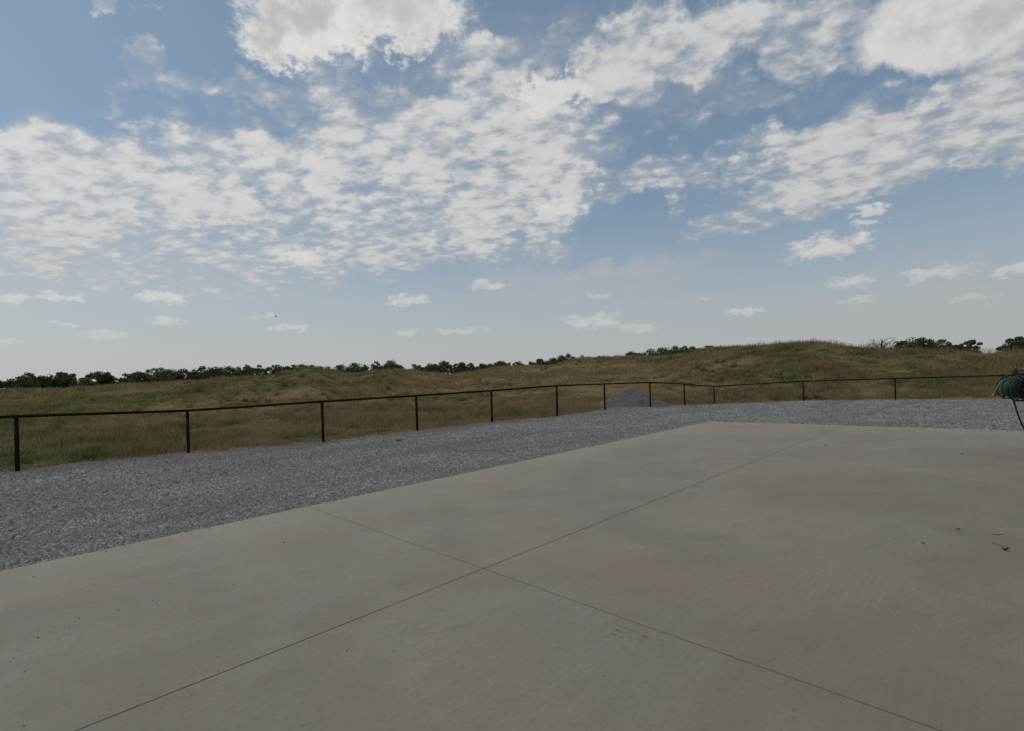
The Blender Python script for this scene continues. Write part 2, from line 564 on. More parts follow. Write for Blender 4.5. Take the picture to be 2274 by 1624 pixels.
def grass_color(T, pos):
    n1 = T.noise(pos, 0.055, 4, 0.6, 0.5)
    n2 = T.noise(T.vmath('ADD', pos, (31, 7, 0)), 0.28, 5, 0.65, 0.5)
    n3 = T.noise(pos, 1.7, 4, 0.65)
    lush = T.node('ShaderNodeAttribute', attribute_name='lush').outputs['Fac']
    k = T.math('ADD', T.math('MULTIPLY', n1, 0.5), T.math('ADD', T.math('MULTIPLY', n2, 0.75), T.math('MULTIPLY', n3, 0.55)))
    k = T.math('SUBTRACT', k, 0.90)
    k = T.math('ADD', k, T.math('MULTIPLY', T.math('SUBTRACT', lush, 0.5), 0.40))
    k = T.smooth(k, -0.13, 0.14, 0, 1)
    c = T.mix(k, (0.335, 0.250, 0.135), (0.160, 0.166, 0.062))
    red = T.smooth(T.noise(T.vmath('ADD', pos, (5, 50, 0)), 0.5, 4, 0.6), 0.54, 0.72, 0, 0.5)
    c = T.mix(T.math('MULTIPLY', red, T.math('SUBTRACT', 1.0, k)), c, (0.25, 0.168, 0.108))
    dk = T.smooth(T.noise(T.vmath('ADD', pos, (-9, 3, 0)), 0.9, 4, 0.65), 0.50, 0.62, 0, 0.85)
    c = T.mix(T.math('MULTIPLY', dk, T.math('ADD', T.math('MULTIPLY', k, 0.75), 0.25)), c, (0.060, 0.085, 0.032))
    return c


def m_field():
    mt, T, bs = mat("field_material")
    pos = T.node('ShaderNodeNewGeometry').outputs['Position']
    c = grass_color(T, pos)
    f = T.noise(T.vmath('MULTIPLY', pos, (1, 1, 3)), 9, 5, 0.75)
    c = T.mix(T.smooth(f, 0.35, 0.7, 0, 0.5), c, (0.075, 0.062, 0.034))
    T.l.new(c, bs.inputs['Base Color'])
    bs.inputs['Roughness'].default_value = 1.0
    bs.inputs['Specular IOR Level'].default_value = 0.0
    bump(T, bs, f, 0.9, 0.12)
    return mt


def m_blades():
    mt, T, bs = mat("grass_blade_material")
    pos = T.node('ShaderNodeNewGeometry').outputs['Position']
    c = grass_color(T, pos)
    tint = T.node('ShaderNodeAttribute', attribute_name='tint').outputs['Fac']
    c = T.mix(T.smooth(tint, 0.55, 0.95, 0, 0.75), c, (0.36, 0.29, 0.185))
    c = T.mix(T.smooth(tint, 0.45, 0.05, 0, 0.8), c, (0.085, 0.08, 0.038))
    T.l.new(c, bs.inputs['Base Color'])
    bs.inputs['Roughness'].default_value = 0.9
    bs.inputs['Specular IOR Level'].default_value = 0.1
    tl = T.node('ShaderNodeBsdfTranslucent')
    T.l.new(c, tl.inputs['Color'])
    ms = T.node('ShaderNodeMixShader')
    ms.inputs[0].default_value = 0.45
    T.l.new(bs.outputs[0], ms.inputs[1])
    T.l.new(tl.outputs[0], ms.inputs[2])
    T.l.new(ms.outputs[0], T.n['Material Output'].inputs[0])
    return mt


def m_leaf(name, a, b):
    mt, T, bs = mat(name)
    tint = T.node('ShaderNodeAttribute', attribute_name='tint').outputs['Fac']
    T.l.new(T.mix(tint, a, b), bs.inputs['Base Color'])
    bs.inputs['Roughness'].default_value = 0.75
    bs.inputs['Specular IOR Level'].default_value = 0.2
    return mt


def m_rust():
    mt, T, bs = mat("rusty_pipe_material")
    pos = T.node('ShaderNodeNewGeometry').outputs['Position']
    n = T.noise(T.vmath('MULTIPLY', pos, (1, 1, 0.6)), 5, 5, 0.65, 0.3)
    c = T.mix(T.smooth(n, 0.35, 0.65), (0.012, 0.0075, 0.005), (0.036, 0.018, 0.010))
    n2 = T.noise(pos, 40, 3, 0.7)
    c = T.mix(T.smooth(n2, 0.62, 0.75, 0, 0.5), c, (0.09, 0.06, 0.045))
    T.l.new(c, bs.inputs['Base Color'])
    bs.inputs['Roughness'].default_value = 0.9
    bs.inputs['Specular IOR Level'].default_value = 0.1
    bump(T, bs, n2, 0.4, 0.004)
    return mt


M_CON, M_GRAV, M_STONE = m_concrete(), m_gravel(), m_gravel(True)
M_FIELD, M_BLADE, M_RUST = m_field(), m_blades(), m_rust()
M_LEAF = [m_leaf("dark_leaf_material", (0.045, 0.066, 0.030), (0.12, 0.155, 0.075)),
          m_leaf("olive_leaf_material", (0.065, 0.076, 0.038), (0.17, 0.18, 0.10)),
          m_leaf("grey_leaf_material", (0.07, 0.075, 0.055), (0.17, 0.17, 0.135))]
M_BARK = simple("bark_material", (0.055, 0.045, 0.036), 0.9)
M_WIRE = simple("galvanised_wire_material", (0.17, 0.165, 0.15), 0.6, 0.3, 0.2)
M_BLACK = simple("black_rubber_material", (0.016, 0.016, 0.017), 0.5, 0, 0.3)
M_DARK = simple("dark_metal_material", (0.035, 0.034, 0.033), 0.5, 0.3, 0.3)
M_HOSE = simple("green_hose_material", (0.018, 0.092, 0.058), 0.45, 0, 0.18, 30)
M_HOSE2 = simple("pale_green_hose_material", (0.075, 0.155, 0.082), 0.5, 0, 0.15, 30)
M_BRASS = simple("coupling_metal_material", (0.17, 0.20, 0.23), 0.5, 0.3, 0.2, 60)
M_SHEET = simple("wall_sheet_material", (0.36, 0.34, 0.31), 0.55, 0.1, 0.06, 2)
M_ROOF = simple("roof_sheet_material", (0.30, 0.31, 0.32), 0.5, 0.3, 0.06, 2)
M_DEB = simple("dead_leaf_material", (0.035, 0.022, 0.013), 0.9, 0, 0.4, 80)
M_TWIG = simple("twig_material", (0.075, 0.05, 0.034), 0.9, 0, 0.3, 80)
M_WHITE = simple("white_scrap_material", (0.42, 0.43, 0.41), 0.8, 0, 0.2, 80)
M_CLOD = simple("clod_material", (0.045, 0.036, 0.030), 0.95, 0, 0.35, 90)
M_WEED = simple("weed_material", (0.22, 0.165, 0.09), 0.9, 0, 0.3, 30)
M_JOINT = simple("joint_dark_material", (0.030, 0.025, 0.021), 0.95, 0, 0.4, 25)  # near-black, for the strips added to darken the open joints
M_BIRD = simple("bird_material", (0.02, 0.02, 0.022), 0.7, 0, 0.2, 30)

# ------------------------------------------------------------------ fence line and ground shape
POST_PX = [((36, 925), (39, 1047)), ((416, 912), (419, 1007)), ((715, 892), (718, 983)), ((924, 879), (927, 958)), ((1091, 868), (1093, 940)),
           ((1236, 857), (1237.5, 926)), ((1342, 853), (1343.5, 912)), ((1443, 850), (1444.5, 904)), ((1519, 853), (1521, 901)),
           ((1585, 858), (1587, 898)), ((1783, 847), (1785, 891)), ((1987, 841), (1989, 888)), ((2228, 834), (2230, 887))]
bases, tops = [], []
for t, b in POST_PX:
    d = ray(*b)
    g = d * (-H / d[2]) + np.array([0, 0, H])
    rail = at_depth(t[0], t[1], g[1])[2]
    k = (1.19 / rail) ** 0.5                 # a pipe fence keeps its height: the ground undulates a little instead
    B_ = (g - [0, 0, H]) * k + np.array([0, 0, H])
    T_ = at_depth(t[0], t[1], B_[1])
    bases.append(B_)
    tops.append(T_)
# the fence goes on out of the picture at both ends
for s in range(1, 4):
    st = np.array([-2.5, -2.2, 0.0])
    bases.insert(0, bases[0] + st)
    tops.insert(0, tops[0] + st)
for s in range(1, 4):
    st = np.array([4.0, -2.0, 0.0])
    bases.append(bases[-1] + st)
    tops.append(tops[-1] + st)
bases, tops = np.array(bases), np.array(tops)
F_AZ = np.arctan2(bases[:, 0], bases[:, 1])


def fence_d(az):
    """distance from the camera to the fence line in direction az"""
    az = np.asarray(az, float)
    i = np.clip(np.searchsorted(F_AZ, az) - 1, 0, len(bases) - 2)
    p, q = bases[i, :2], bases[i + 1, :2]
    dx, dy = np.sin(az), np.cos(az)
    ex, ey = q[..., 0] - p[..., 0], q[..., 1] - p[..., 1]
    det = dx * ey - dy * ex
    t = (p[..., 0] * ey - p[..., 1] * ex) / np.where(np.abs(det) < 1e-6, 1e-6, det)
    return np.where((az < F_AZ[0]), np.hypot(*bases[0, :2]), np.where(az > F_AZ[-1], np.hypot(*bases[-1, :2]), t))


def fence_z(az):
    return np.interp(az, F_AZ, bases[:, 2])


# grass skyline in 3072-wide pixels, ridge distance in metres
SKY_PX = [(-300, 1172), (0, 1167), (141, 1165), (246, 1160), (383, 1152), (528, 1145.5), (598, 1138.5), (700, 1131), (739, 1130), (800, 1130), (841, 1125), (897, 1114),
          (974, 1112), (1002, 1116), (1027, 1121), (1069, 1120), (1115, 1112), (1192, 1110), (1249, 1114), (1351, 1121), (1400, 1116), (1453, 1107),
          (1505, 1099), (1576, 1096), (1639, 1098), (1692, 1087), (1727, 1078.5), (1787, 1072), (1857, 1068), (1938, 1071), (1977, 1068), (2051, 1056),
          (2121, 1044), (2174, 1041), (2272, 1033), (2377, 1028), (2469, 1025), (2518, 1030.5), (2571, 1036), (2624, 1041), (2694, 1047), (2800, 1049),
          (2888, 1048), (2958, 1055), (3072, 1050), (3300, 1050), (3900, 1060)]
S_AZ = np.array([azel(x / 1.35092, y / 1.35092)[0] for x, y in SKY_PX])
S_EL = np.array([azel(x / 1.35092, y / 1.35092)[1] for x, y in SKY_PX])
D_KEYS = [(-300, 95), (0, 92), (383, 84), (600, 72), (760, 66), (930, 62), (1027, 78), (1160, 74), (1351, 96), (1576, 92), (1700, 84), (1857, 80), (1977, 76),
          (2121, 66), (2300, 60), (2469, 57), (2571, 56), (2800, 56), (2958, 58), (3072, 57), (3900, 60)]
K_AZ = np.array([azel(x / 1.35092, 830)[0] for x, _ in D_KEYS])
K_D = np.array([q for _, q in D_KEYS], float)


def ridge(az):
    D = np.interp(az, K_AZ, K_D)
    e = np.interp(az, S_AZ, S_EL) - 0.30 / D      # the grass itself stands above the soil
    return D, H + np.tan(e) * D


def ground_z(x, y):
    x, y = np.asarray(x, float), np.asarray(y, float)
    d = np.hypot(x, y)
    az = np.arctan2(x, y)
    df = fence_d(az)
    zf = fence_z(az)
    D, zr = ridge(np.clip(az, S_AZ[0], S_AZ[-1]))
    # yard: slab plane near the slab, the fence line's level at the fence
    a, b = x * E1[0] + y * E1[1], x * E2[0] + y * E2[1]
    out = np.maximum(np.maximum(a - 16.44, b - 7.24), 0)
    w = sstep(out, 0.2, 6.5)
    near = slab_z(x, y) - 0.045
    inner = near * (1 - w) + (zf + (slab_z(x, y) - 0.045) * np.clip(1 - d / df, 0, 1) * 0.5) * w
    inner = inner + (fbm(x * 0.5, y * 0.5, 3) - 0.5) * 0.06 * sstep(out, 0.3, 2.0)
    # field: from the fence up to the ridge
    t = np.clip((d - df) / np.maximum(D - df, 1), 0, 1.0)
    steep = np.interp(az, [-0.8, 0.1, 0.35, 0.6, 0.8], [1.0, 1.05, 1.35, 1.5, 1.5])
    s = np.sin(t * math.pi / 2) ** (2.4 / steep)
    out_z = zf + (zr - zf) * s
    und = (fbm(x * 0.045 + 3, y * 0.045 + 8, 3) - 0.5) * 1.5 + (fbm(x * 0.16, y * 0.16, 3) - 0.5) * 0.55
    out_z = out_z + und * np.sin(np.clip(t, 0, 1) * math.pi) ** 0.8 * (0.35 + 0.65 * sstep(d - df, 2, 18))
    # low berm running in front of the ridge on the left
    bd = np.interp(az, [-0.9, -0.75, -0.55, -0.42, -0.3], [40, 42, 47, 52, 58])
    bh = np.interp(az, [-0.9, -0.75, -0.5, -0.40, -0.3, -0.2], [0.2, 0.35, 0.55, 0.6, 0.25, 0.0])
    out_z = out_z + bh * np.exp(-((d - bd) / 5.0) ** 2)
    # beyond the ridge the land drops away and levels out
    over = np.maximum(d - D, 0)
    back = zr - (zr - 0.2) * sstep(over, 0, 45)
    back = np.where(over > 0, back, out_z)
    z = np.where(d <= df, inner, np.where(d < D, out_z, back))
    return z


# ---- ground sheet (polar rows round the viewpoint so that near detail is finer)
az_g = np.concatenate([np.linspace(R_(-65), R_(65), 760), np.linspace(R_(65), R_(295), 161)[1:-1]])
az_g = np.sort((az_g + math.pi) % (2 * math.pi) - math.pi)
d_g = np.concatenate([np.linspace(0.3, 14, 40), np.geomspace(14.4, 130, 190), np.geomspace(138, 3500, 36)])
AZ, DD = np.meshgrid(az_g, d_g, indexing='ij')
GX, GY = np.sin(AZ) * DD, np.cos(AZ) * DD
GZ = ground_z(GX, GY)
# behind and beside the viewpoint: level yard
side = sstep(np.abs(AZ), R_(85), R_(110))
GZ = GZ * (1 - side) + (-0.06) * side
inside = DD < fence_d(AZ) + 0.1
GZ = GZ - np.where(inside, 0.05, 0.0)         # bedded under the gravel
bx0, bx1 = GX * E1[0] + GY * E1[1], GX * E2[0] + GY * E2[1]
GZ = np.where((bx0 > -13) & (bx0 < 15) & (bx1 < 0.5) & (bx1 > -14), -0.35, GZ)   # cut out under the building's floor
lush_keys = ([-0.8, -0.6, -0.4, -0.15, 0.1, 0.25, 0.38, 0.5, 0.8], [0.62, 0.56, 0.44, 0.36, 0.29, 0.31, 0.45, 0.53, 0.53])


def lushness(x, y):
    d = np.hypot(x, y)
    az = np.arctan2(x, y)
    l = np.interp(az, *lush_keys)
    l = l + 0.16 * sstep(d, 26, 10) - 0.05
    # face of the berm on the left stays green
    bd = np.interp(az, [-0.9, -0.75, -0.55, -0.42, -0.3], [37, 39, 44, 49, 55])
    l = l + 0.30 * np.exp(-((d - bd) / 3.5) ** 2) * sstep(az, -0.25, -0.42)
    D = ridge(np.clip(az, S_AZ[0], S_AZ[-1]))[0]
    l = l - 0.22 * sstep(d, D - 9, D - 1)
    return np.clip(l, 0, 1)


ni, nj = AZ.shape
idx = np.arange(ni * nj).reshape(ni, nj)
i2 = np.roll(idx, -1, axis=0)
quads = np.stack([idx[:, :-1], idx[:, 1:], i2[:, 1:], i2[:, :-1]], -1).reshape(-1, 4)[:, ::-1]
ground = tri_obj("field", np.stack([GX, GY, GZ], -1).reshape(-1, 3), quads, M_FIELD, smooth=True,
                 attr={'lush': lushness(GX, GY).ravel()})
tag(ground, kind='structure')
# fix the facing if needed
if ground.data.polygons[len(quads) // 2].normal.z < 0:
    ground.data.flip_normals()


# ---- gravel sheet between slab and fence
def gravel_edge(az):
    """ragged outer edge of the gravel, a little past or short of the posts"""
    az = np.asarray(az, float)
    d = fence_d(az)
    off = np.interp(az, [-0.8, -0.5, -0.2, 0.15, 0.35, 0.8], [0.25, 0.25, 0.3, 0.35, 0.5, 0.6])
    off = off + 1.5 * np.exp(-((az - 0.225) / 0.06) ** 2)
    return d + off + (fbm(az * 40, az * 0 + 2.5, 4) - 0.5) * 1.1


def dirt_spot(x, y):
    """bare reddish soil showing through the stones at a few places by the fence"""
    o = np.zeros_like(np.asarray(x, float))
    for (u, v, rx, ry) in [(1681, 1252, .55, .30), (1846, 1247, .40, .22), (1600, 1272, .45, .22), (1352, 1295, .35, .2), (1545, 1270, .3, .2), (905, 1392, .3, .15)]:
        d_ = ray(u / 1.35092, v / 1.35092)
        g_ = d_ * (-H / d_[2])
        o = np.maximum(o, 1.3 * np.exp(-((x - g_[0]) / rx) ** 2 - ((y - g_[1]) / ry) ** 2))
    return o


az_v = np.linspace(R_(-100), R_(82), 760)
t_v = np.linspace(0, 1, 130)
DE = gravel_edge(az_v)
D0 = 1.2
AZv, TV = np.meshgrid(az_v, t_v, indexing='ij')
DV = D0 + (DE[:, None] - D0) * TV
VX, VY = np.sin(AZv) * DV, np.cos(AZv) * DV
VZ = ground_z(VX, VY)
sidev = sstep(np.abs(AZv), R_(85), R_(110))
VZ = VZ * (1 - sidev) + (-0.05) * sidev
lip = sstep(TV, 1.0, 0.985)                 # feather the outer lip down into the soil
VZ = VZ - (1 - lip) * 0.035 + 0.012
VZ += (fbm(VX * 2.2, VY * 2.2, 3) - 0.5) * 0.035 * sstep(TV, 0.0, 0.02)
a_, b_ = VX * E1[0] + VY * E1[1], VX * E2[0] + VY * E2[1]
under = (a_ < 16.39) & (b_ < 7.19)
VZ = np.where(under, np.minimum(VZ, slab_z(VX, VY) - 0.045), VZ)
ni, nj = AZv.shape
idx = np.arange(ni * nj).reshape(ni, nj)
quads = np.stack([idx[:-1, :-1], idx[1:, :-1], idx[1:, 1:], idx[:-1, 1:]], -1).reshape(-1, 4)
dirt_v = sstep(DE[:, None] - DV, 1.9, 0.2) * (0.6 + 0.9 * fbm(VX * 0.8, VY * 0.8, 3))
gravel = tri_obj("gravel_yard", np.stack([VX, VY, VZ], -1).reshape(-1, 3), quads, M_GRAV, smooth=True, attr={'dirt': np.clip(dirt_v + dirt_spot(VX, VY), 0, 1.3).ravel()})
tag(gravel, kind='structure')
if gravel.data.polygons[1000].normal.z < 0:
    gravel.data.flip_normals()


def yard_z(x, y):
    return ground_z(x, y) + 0.012


# ---- loose stones
def stones(name, P, size, tint, material, parent=None, dirt=None):
    n = len(P)
    # angular chip: four uneven faces over a buried base
    an0 = rng.random(n) * 2 * math.pi
    ang = an0[:, None] + np.arange(4) * (math.pi / 2) + rng.normal(0, 0.3, (n, 4))
    rad = (0.65 + 0.6 * rng.random((n, 4)))
    el_ = 0.65 + 0.5 * rng.random(n)
    V = np.zeros((n, 5, 3))
    V[:, :4, 0] = np.cos(ang) * rad
    V[:, :4, 1] = np.sin(ang) * rad * el_[:, None]
    V[:, :4, 2] = -0.35 + 0.35 * rng.random((n, 4))
    V[:, 4, 0] = rng.normal(0, 0.25, n)
    V[:, 4, 1] = rng.normal(0, 0.25, n)
    V[:, 4, 2] = 0.35 + 0.45 * rng.random(n)
    V = V * size[:, None, None] + P[:, None, :]
    Fb = np.array([[0, 1, 4], [1, 2, 4], [2, 3, 4], [3, 0, 4]])
    Fc = (Fb[None] + (np.arange(n) * 5)[:, None, None]).reshape(-1, 3)
    at = {'tint': np.repeat(tint, 5)}
    at['dirt'] = np.repeat(dirt if dirt is not None else np.zeros(n), 5)
    return tri_obj(name, V.reshape(-1, 3), Fc, material, parent, attr=at)


N = 560000
d_s = 5.0 + (34.0 - 5.0) * rng.random(N) ** 1.25
az_s = rng.uniform(R_(-56), R_(50), N)
edge_s = gravel_edge(az_s)
x_s, y_s = np.sin(az_s) * d_s, np.cos(az_s) * d_s
a_s, b_s = x_s * E1[0] + y_s * E1[1], x_s * E2[0] + y_s * E2[1]
ok = (d_s < edge_s + rng.normal(0, 0.10, N)) & ((a_s > 16.46) | (b_s > 7.26) | ((b_s > 7.09) & (rng.random(N) < 0.012)) | ((a_s > 16.2) & (rng.random(N) < 0.012)))
x_s, y_s, d_s, edge_s = x_s[ok], y_s[ok], d_s[ok], edge_s[ok]
keep = rng.random(len(x_s)) < 1.0
x_s, y_s, d_s, edge_s = x_s[keep][:215000], y_s[keep][:215000], d_s[keep][:215000], edge_s[keep][:215000]
sz = np.clip(rng.lognormal(math.log(0.0125), 0.42, len(x_s)), 0.006, 0.036) * (0.75 + 0.026 * d_s)
on = (x_s * E1[0] + y_s * E1[1] < 16.46) & (x_s * E2[0] + y_s * E2[1] < 7.26)
z_s = np.where(on, slab_z(x_s, y_s), yard_z(x_s, y_s)) + sz * 0.25 + np.where(on, 0, (fbm(x_s * 2.2, y_s * 2.2, 3) - 0.5) * 0.035)
tint_s = np.clip(rng.beta(1.5, 1.7, len(x_s)) * (0.7 + 0.6 * fbm(x_s * 0.9, y_s * 0.9, 3)), 0, 1)
dirt_s = np.clip(sstep(edge_s - d_s, 1.9, 0.1) * (0.55 + 0.9 * fbm(x_s * 0.8, y_s * 0.8, 3)), 0, 1)
dirt_s = np.clip(dirt_s + dirt_spot(x_s, y_s), 0, 1.3)
st_o = stones("loose_gravel", np.stack([x_s, y_s, z_s], -1), sz, tint_s, M_STONE, dirt=dirt_s)
tag(st_o, "loose grey crushed stone strewn over the yard", "gravel", kind='stuff')

# ------------------------------------------------------------------ concrete slab, panel by panel
slab_root = tag(empty("concrete_slab", (0, 0, 0)), kind='structure')
rows = [(-10.35, -3.68), (-3.68, 3.03), (3.03, 9.755), (9.755, 16.44)]
cols = [(-0.34, 3.465), (3.465, 7.24)]
GAP_A, GAP_ROW = 0.0036, [0, 0.0038, 0.0038, 0.0020, 0]


def panel(a0, a1, b0, b1, name="panel", thick=0.14, nx=6, ny=5, bev=0.003):
    """slab piece with an eased top edge; corners given along E1 / E2"""
    V, Fc = [], []
    def ring(inset, dz):
        o = []
        for (a, b) in [(a0 + inset, b0 + inset), (a1 - inset, b0 + inset), (a1 - inset, b1 - inset), (a0 + inset, b1 - inset)]:
            p = E1 * a + E2 * b
            o.append((p[0], p[1], float(slab_z(p[0], p[1])) + dz))
        return o
    V += ring(0, -thick) + ring(0, -bev) + ring(bev * 0.6, 0.0)
    for k in range(2):
        for j in range(4):
            j2 = (j + 1) % 4
            Fc.append((k * 4 + j, k * 4 + j2, (k + 1) * 4 + j2, (k + 1) * 4 + j))
    Fc.append((8, 9, 10, 11))
    Fc.append((3, 2, 1, 0))
    return mesh_obj(name, V, Fc, M_CON, slab_root)


for ci, (b0, b1) in enumerate(cols):
    for ri, (a0, a1) in enumerate(rows):
        panel(a0 + GAP_ROW[ri], a1 - GAP_ROW[ri + 1], b0 + (GAP_A if ci == 1 else 0), b1 - (GAP_A if ci == 0 else 0))
panel(-12.3, 13.9, -13.3, -0.345, "floor_panel")
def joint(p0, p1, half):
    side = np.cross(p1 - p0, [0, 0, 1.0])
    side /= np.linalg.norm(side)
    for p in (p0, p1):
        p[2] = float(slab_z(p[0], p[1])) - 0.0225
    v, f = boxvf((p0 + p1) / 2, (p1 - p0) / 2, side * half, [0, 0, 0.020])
    mesh_obj("joint_dark_strip", v, f, M_JOINT, slab_root)  # dark strip added in the open cut, the gap's shade put into its colour


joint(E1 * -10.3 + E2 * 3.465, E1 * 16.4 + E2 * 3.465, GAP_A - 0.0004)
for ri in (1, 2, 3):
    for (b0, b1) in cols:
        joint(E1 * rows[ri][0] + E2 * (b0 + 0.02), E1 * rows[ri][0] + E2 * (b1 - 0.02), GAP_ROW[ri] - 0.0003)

# ------------------------------------------------------------------ pipe fence
fence = tag(empty("pipe_fence", bases[6]), "long rust brown pipe fence with wire mesh between gravel and grass", "fence")
f0 = bases[6].copy()
PR, RR = 0.040, 0.033
for b, t in zip(bases, tops):
    foot = b.copy()
    foot[2] = float(ground_z(b[0], b[1])) - 0.12
    head = t - np.array([0, 0, RR * 0.6])
    v, f = tube(np.array([foot, foot * 0.5 + head * 0.5, head]) - f0, PR, 14)
    mesh_obj("post", v, f, M_RUST, fence, True)


def catmull(P, i, t):
    p0, p1, p2, p3 = P[max(i - 1, 0)], P[i], P[i + 1], P[min(i + 2, len(P) - 1)]
    return 0.5 * (2 * p1 + (p2 - p0) * t + (2 * p0 - 5 * p1 + 4 * p2 - p3) * t * t + (3 * p1 - p0 - 3 * p2 + p3) * t ** 3)


def rail_pt(i, t):
    soft = catmull(tops, i, t)
    hard = tops[i] * (1 - t) + tops[i + 1] * t
    return soft * 0.55 + hard * 0.45


for i in range(len(tops) - 1):
    ts = np.linspace(0.0, 1.0, 7)
    v, f = tube(np.array([rail_pt(i, t) for t in ts]) - f0, RR, 12)
    mesh_obj("rail", v, f, M_RUST, fence, True)
    # welded wire mesh of this bay
    L = np.linalg.norm(bases[i + 1] - bases[i])
    parts = []
    back = np.array([bases[i + 1][1] - bases[i][1], -(bases[i + 1][0] - bases[i][0]), 0.0])
    back = back / np.linalg.norm(back) * -(PR + 0.003)
    def gp(t):
        q = bases[i] * (1 - t) + bases[i + 1] * t
        return np.array([q[0], q[1], float(ground_z(q[0], q[1])) + 0.03])
    if i >= 2:
        for t in np.arange(0.05, L - 0.02, 0.10) / L:
            lo = gp(t) + back
            hi = rail_pt(i, t) + back - [0, 0, 0.02]
            parts.append(tube(np.array([lo, hi]) - f0, 0.0007, 3, False))
        for k in np.linspace(0.0, 0.97, 9):
            pts = [gp(t) * (1 - k) + rail_pt(i, t) * k + back for t in np.linspace(0, 1, 5)]
            parts.append(tube(np.array(pts) - f0, 0.0008, 3, False))
        v, f = join(*parts)
        mesh_obj("wire_mesh", v, f, M_WIRE, fence)

# ------------------------------------------------------------------ gravel heap behind the fence corner
hp_c = np.array([6.45, 27.45])


def heap(px, py):
    r = np.hypot(px / 1.86, py / 1.7)
    ang = np.arctan2(py, px)
    r = r * (1 + 0.07 * np.sin(3 * ang + 1) + 0.05 * np.sin(5 * ang))
    h = 1.06 * np.clip(1 - r, -0.1, None)
    h = np.where(h > 0.90, 0.90 + (h - 0.90) * 0.35, h)
    return h + 0.10 * np.exp(-((r - 1.0) / 0.25) ** 2) * 0.3


gxy = np.linspace(-2.4, 2.4, 70)
hx, hy = np.meshgrid(gxy, gxy, indexing='ij')
hz0 = ground_z(hx + hp_c[0], hy + hp_c[1])
hz = heap(hx, hy) + (fbm(hx * 1.6, hy * 1.6, 4) - 0.5) * 0.24 - 0.02
idx = np.arange(70 * 70).reshape(70, 70)
q = np.stack([idx[:-1, :-1], idx[1:, :-1], idx[1:, 1:], idx[:-1, 1:]], -1).reshape(-1, 4)
base_z = float(ground_z(*hp_c))
hroot = tag(empty("gravel_heap", (hp_c[0], hp_c[1], base_z)), "conical heap of grey gravel just behind the fence near its corner", "gravel heap")
hm = tri_obj("mound", np.stack([hx, hy, np.maximum(hz0 + hz, hz0 - 0.25) - base_z], -1).reshape(-1, 3), q, M_GRAV, hroot, smooth=True,
             attr={'dirt': np.full(4900, 1.0)})
n = 5200
rr = np.sqrt(rng.random(n)) * 1.02
an = rng.random(n) * 2 * math.pi
sx, sy = rr * np.cos(an) * 1.95, rr * np.sin(an) * 1.7
szz = ground_z(sx + hp_c[0], sy + hp_c[1]) + heap(sx, sy) + (fbm(sx * 1.6, sy * 1.6, 4) - 0.5) * 0.24 - base_z
hs = stones("stone_cover", np.stack([sx, sy, szz], -1), rng.uniform(0.018, 0.045, n), rng.random(n) * 0.75, M_STONE, hroot, 0.25 + 0.55 * rng.random(n))
tag(hs, kind='stuff')

# ------------------------------------------------------------------ grass
def grass_field(n_t, nb, d_lo, d_hi, power):
    u = rng.random(n_t)
    az = rng.uniform(R_(-58), R_(58), n_t)
    D = ridge(az)[0] + 3
    lo = gravel_edge(az) + 0.02
    d = lo * (np.minimum(D, d_hi) / lo) ** (u ** power)
    x, y = np.sin(az) * d, np.cos(az) * d
    inheap = np.hypot((x - hp_c[0]) / 1.95, (y - hp_c[1]) / 1.7) < 1.0
    x, y, d, lo = x[~inheap], y[~inheap], d[~inheap], lo[~inheap]
    n = len(x)
    z = ground_z(x, y)
    clump = fbm(x * 0.35, y * 0.35, 4)
    hgt = (0.08 + 0.22 * sstep(clump, 0.35, 0.7)) * (0.5 + 0.5 * sstep(d - lo, 0.1, 5.0)) * rng.uniform(0.6, 1.3, n)
    hgt *= 1 + 0.45 * sstep(d, 40, 70)
    spread = 0.10 + 0.0035 * d
    tn = rng.random(n)
    # blades
    bx = x[:, None] + rng.normal(0, 1, (n, nb)) * spread[:, None]
    by = y[:, None] + rng.normal(0, 1, (n, nb)) * spread[:, None]
    bz = ground_z(bx, by) - 0.02
    bh = hgt[:, None] * rng.uniform(0.5, 1.25, (n, nb))
    wd = (0.004 + 0.00042 * d)[:, None] * rng.uniform(0.7, 1.4, (n, nb))
    yaw = rng.random((n, nb)) * math.pi
    lx = bh * (0.28 + 0.30 * rng.normal(0, 1, (n, nb)))
    ly = bh * 0.30 * rng.normal(0, 1, (n, nb))
    cx, sy_ = np.cos(yaw) * wd, np.sin(yaw) * wd
    v0 = np.stack([bx - cx, by - sy_, bz], -1)
    v1 = np.stack([bx + cx, by + sy_, bz], -1)
    v2 = np.stack([bx + lx, by + ly, bz + bh], -1)
    V = np.stack([v0, v1, v2], 2).reshape(-1, 3)
    Fc = np.arange(len(V)).reshape(-1, 3)
    tint = np.clip(np.repeat((0.65 * tn[:, None] + 0.35 * rng.random((n, nb))).ravel(), 3), 0, 1)
    return V, Fc, tint


V1, F1_, t1 = grass_field(60000, 10, 6, 130, 1.15)
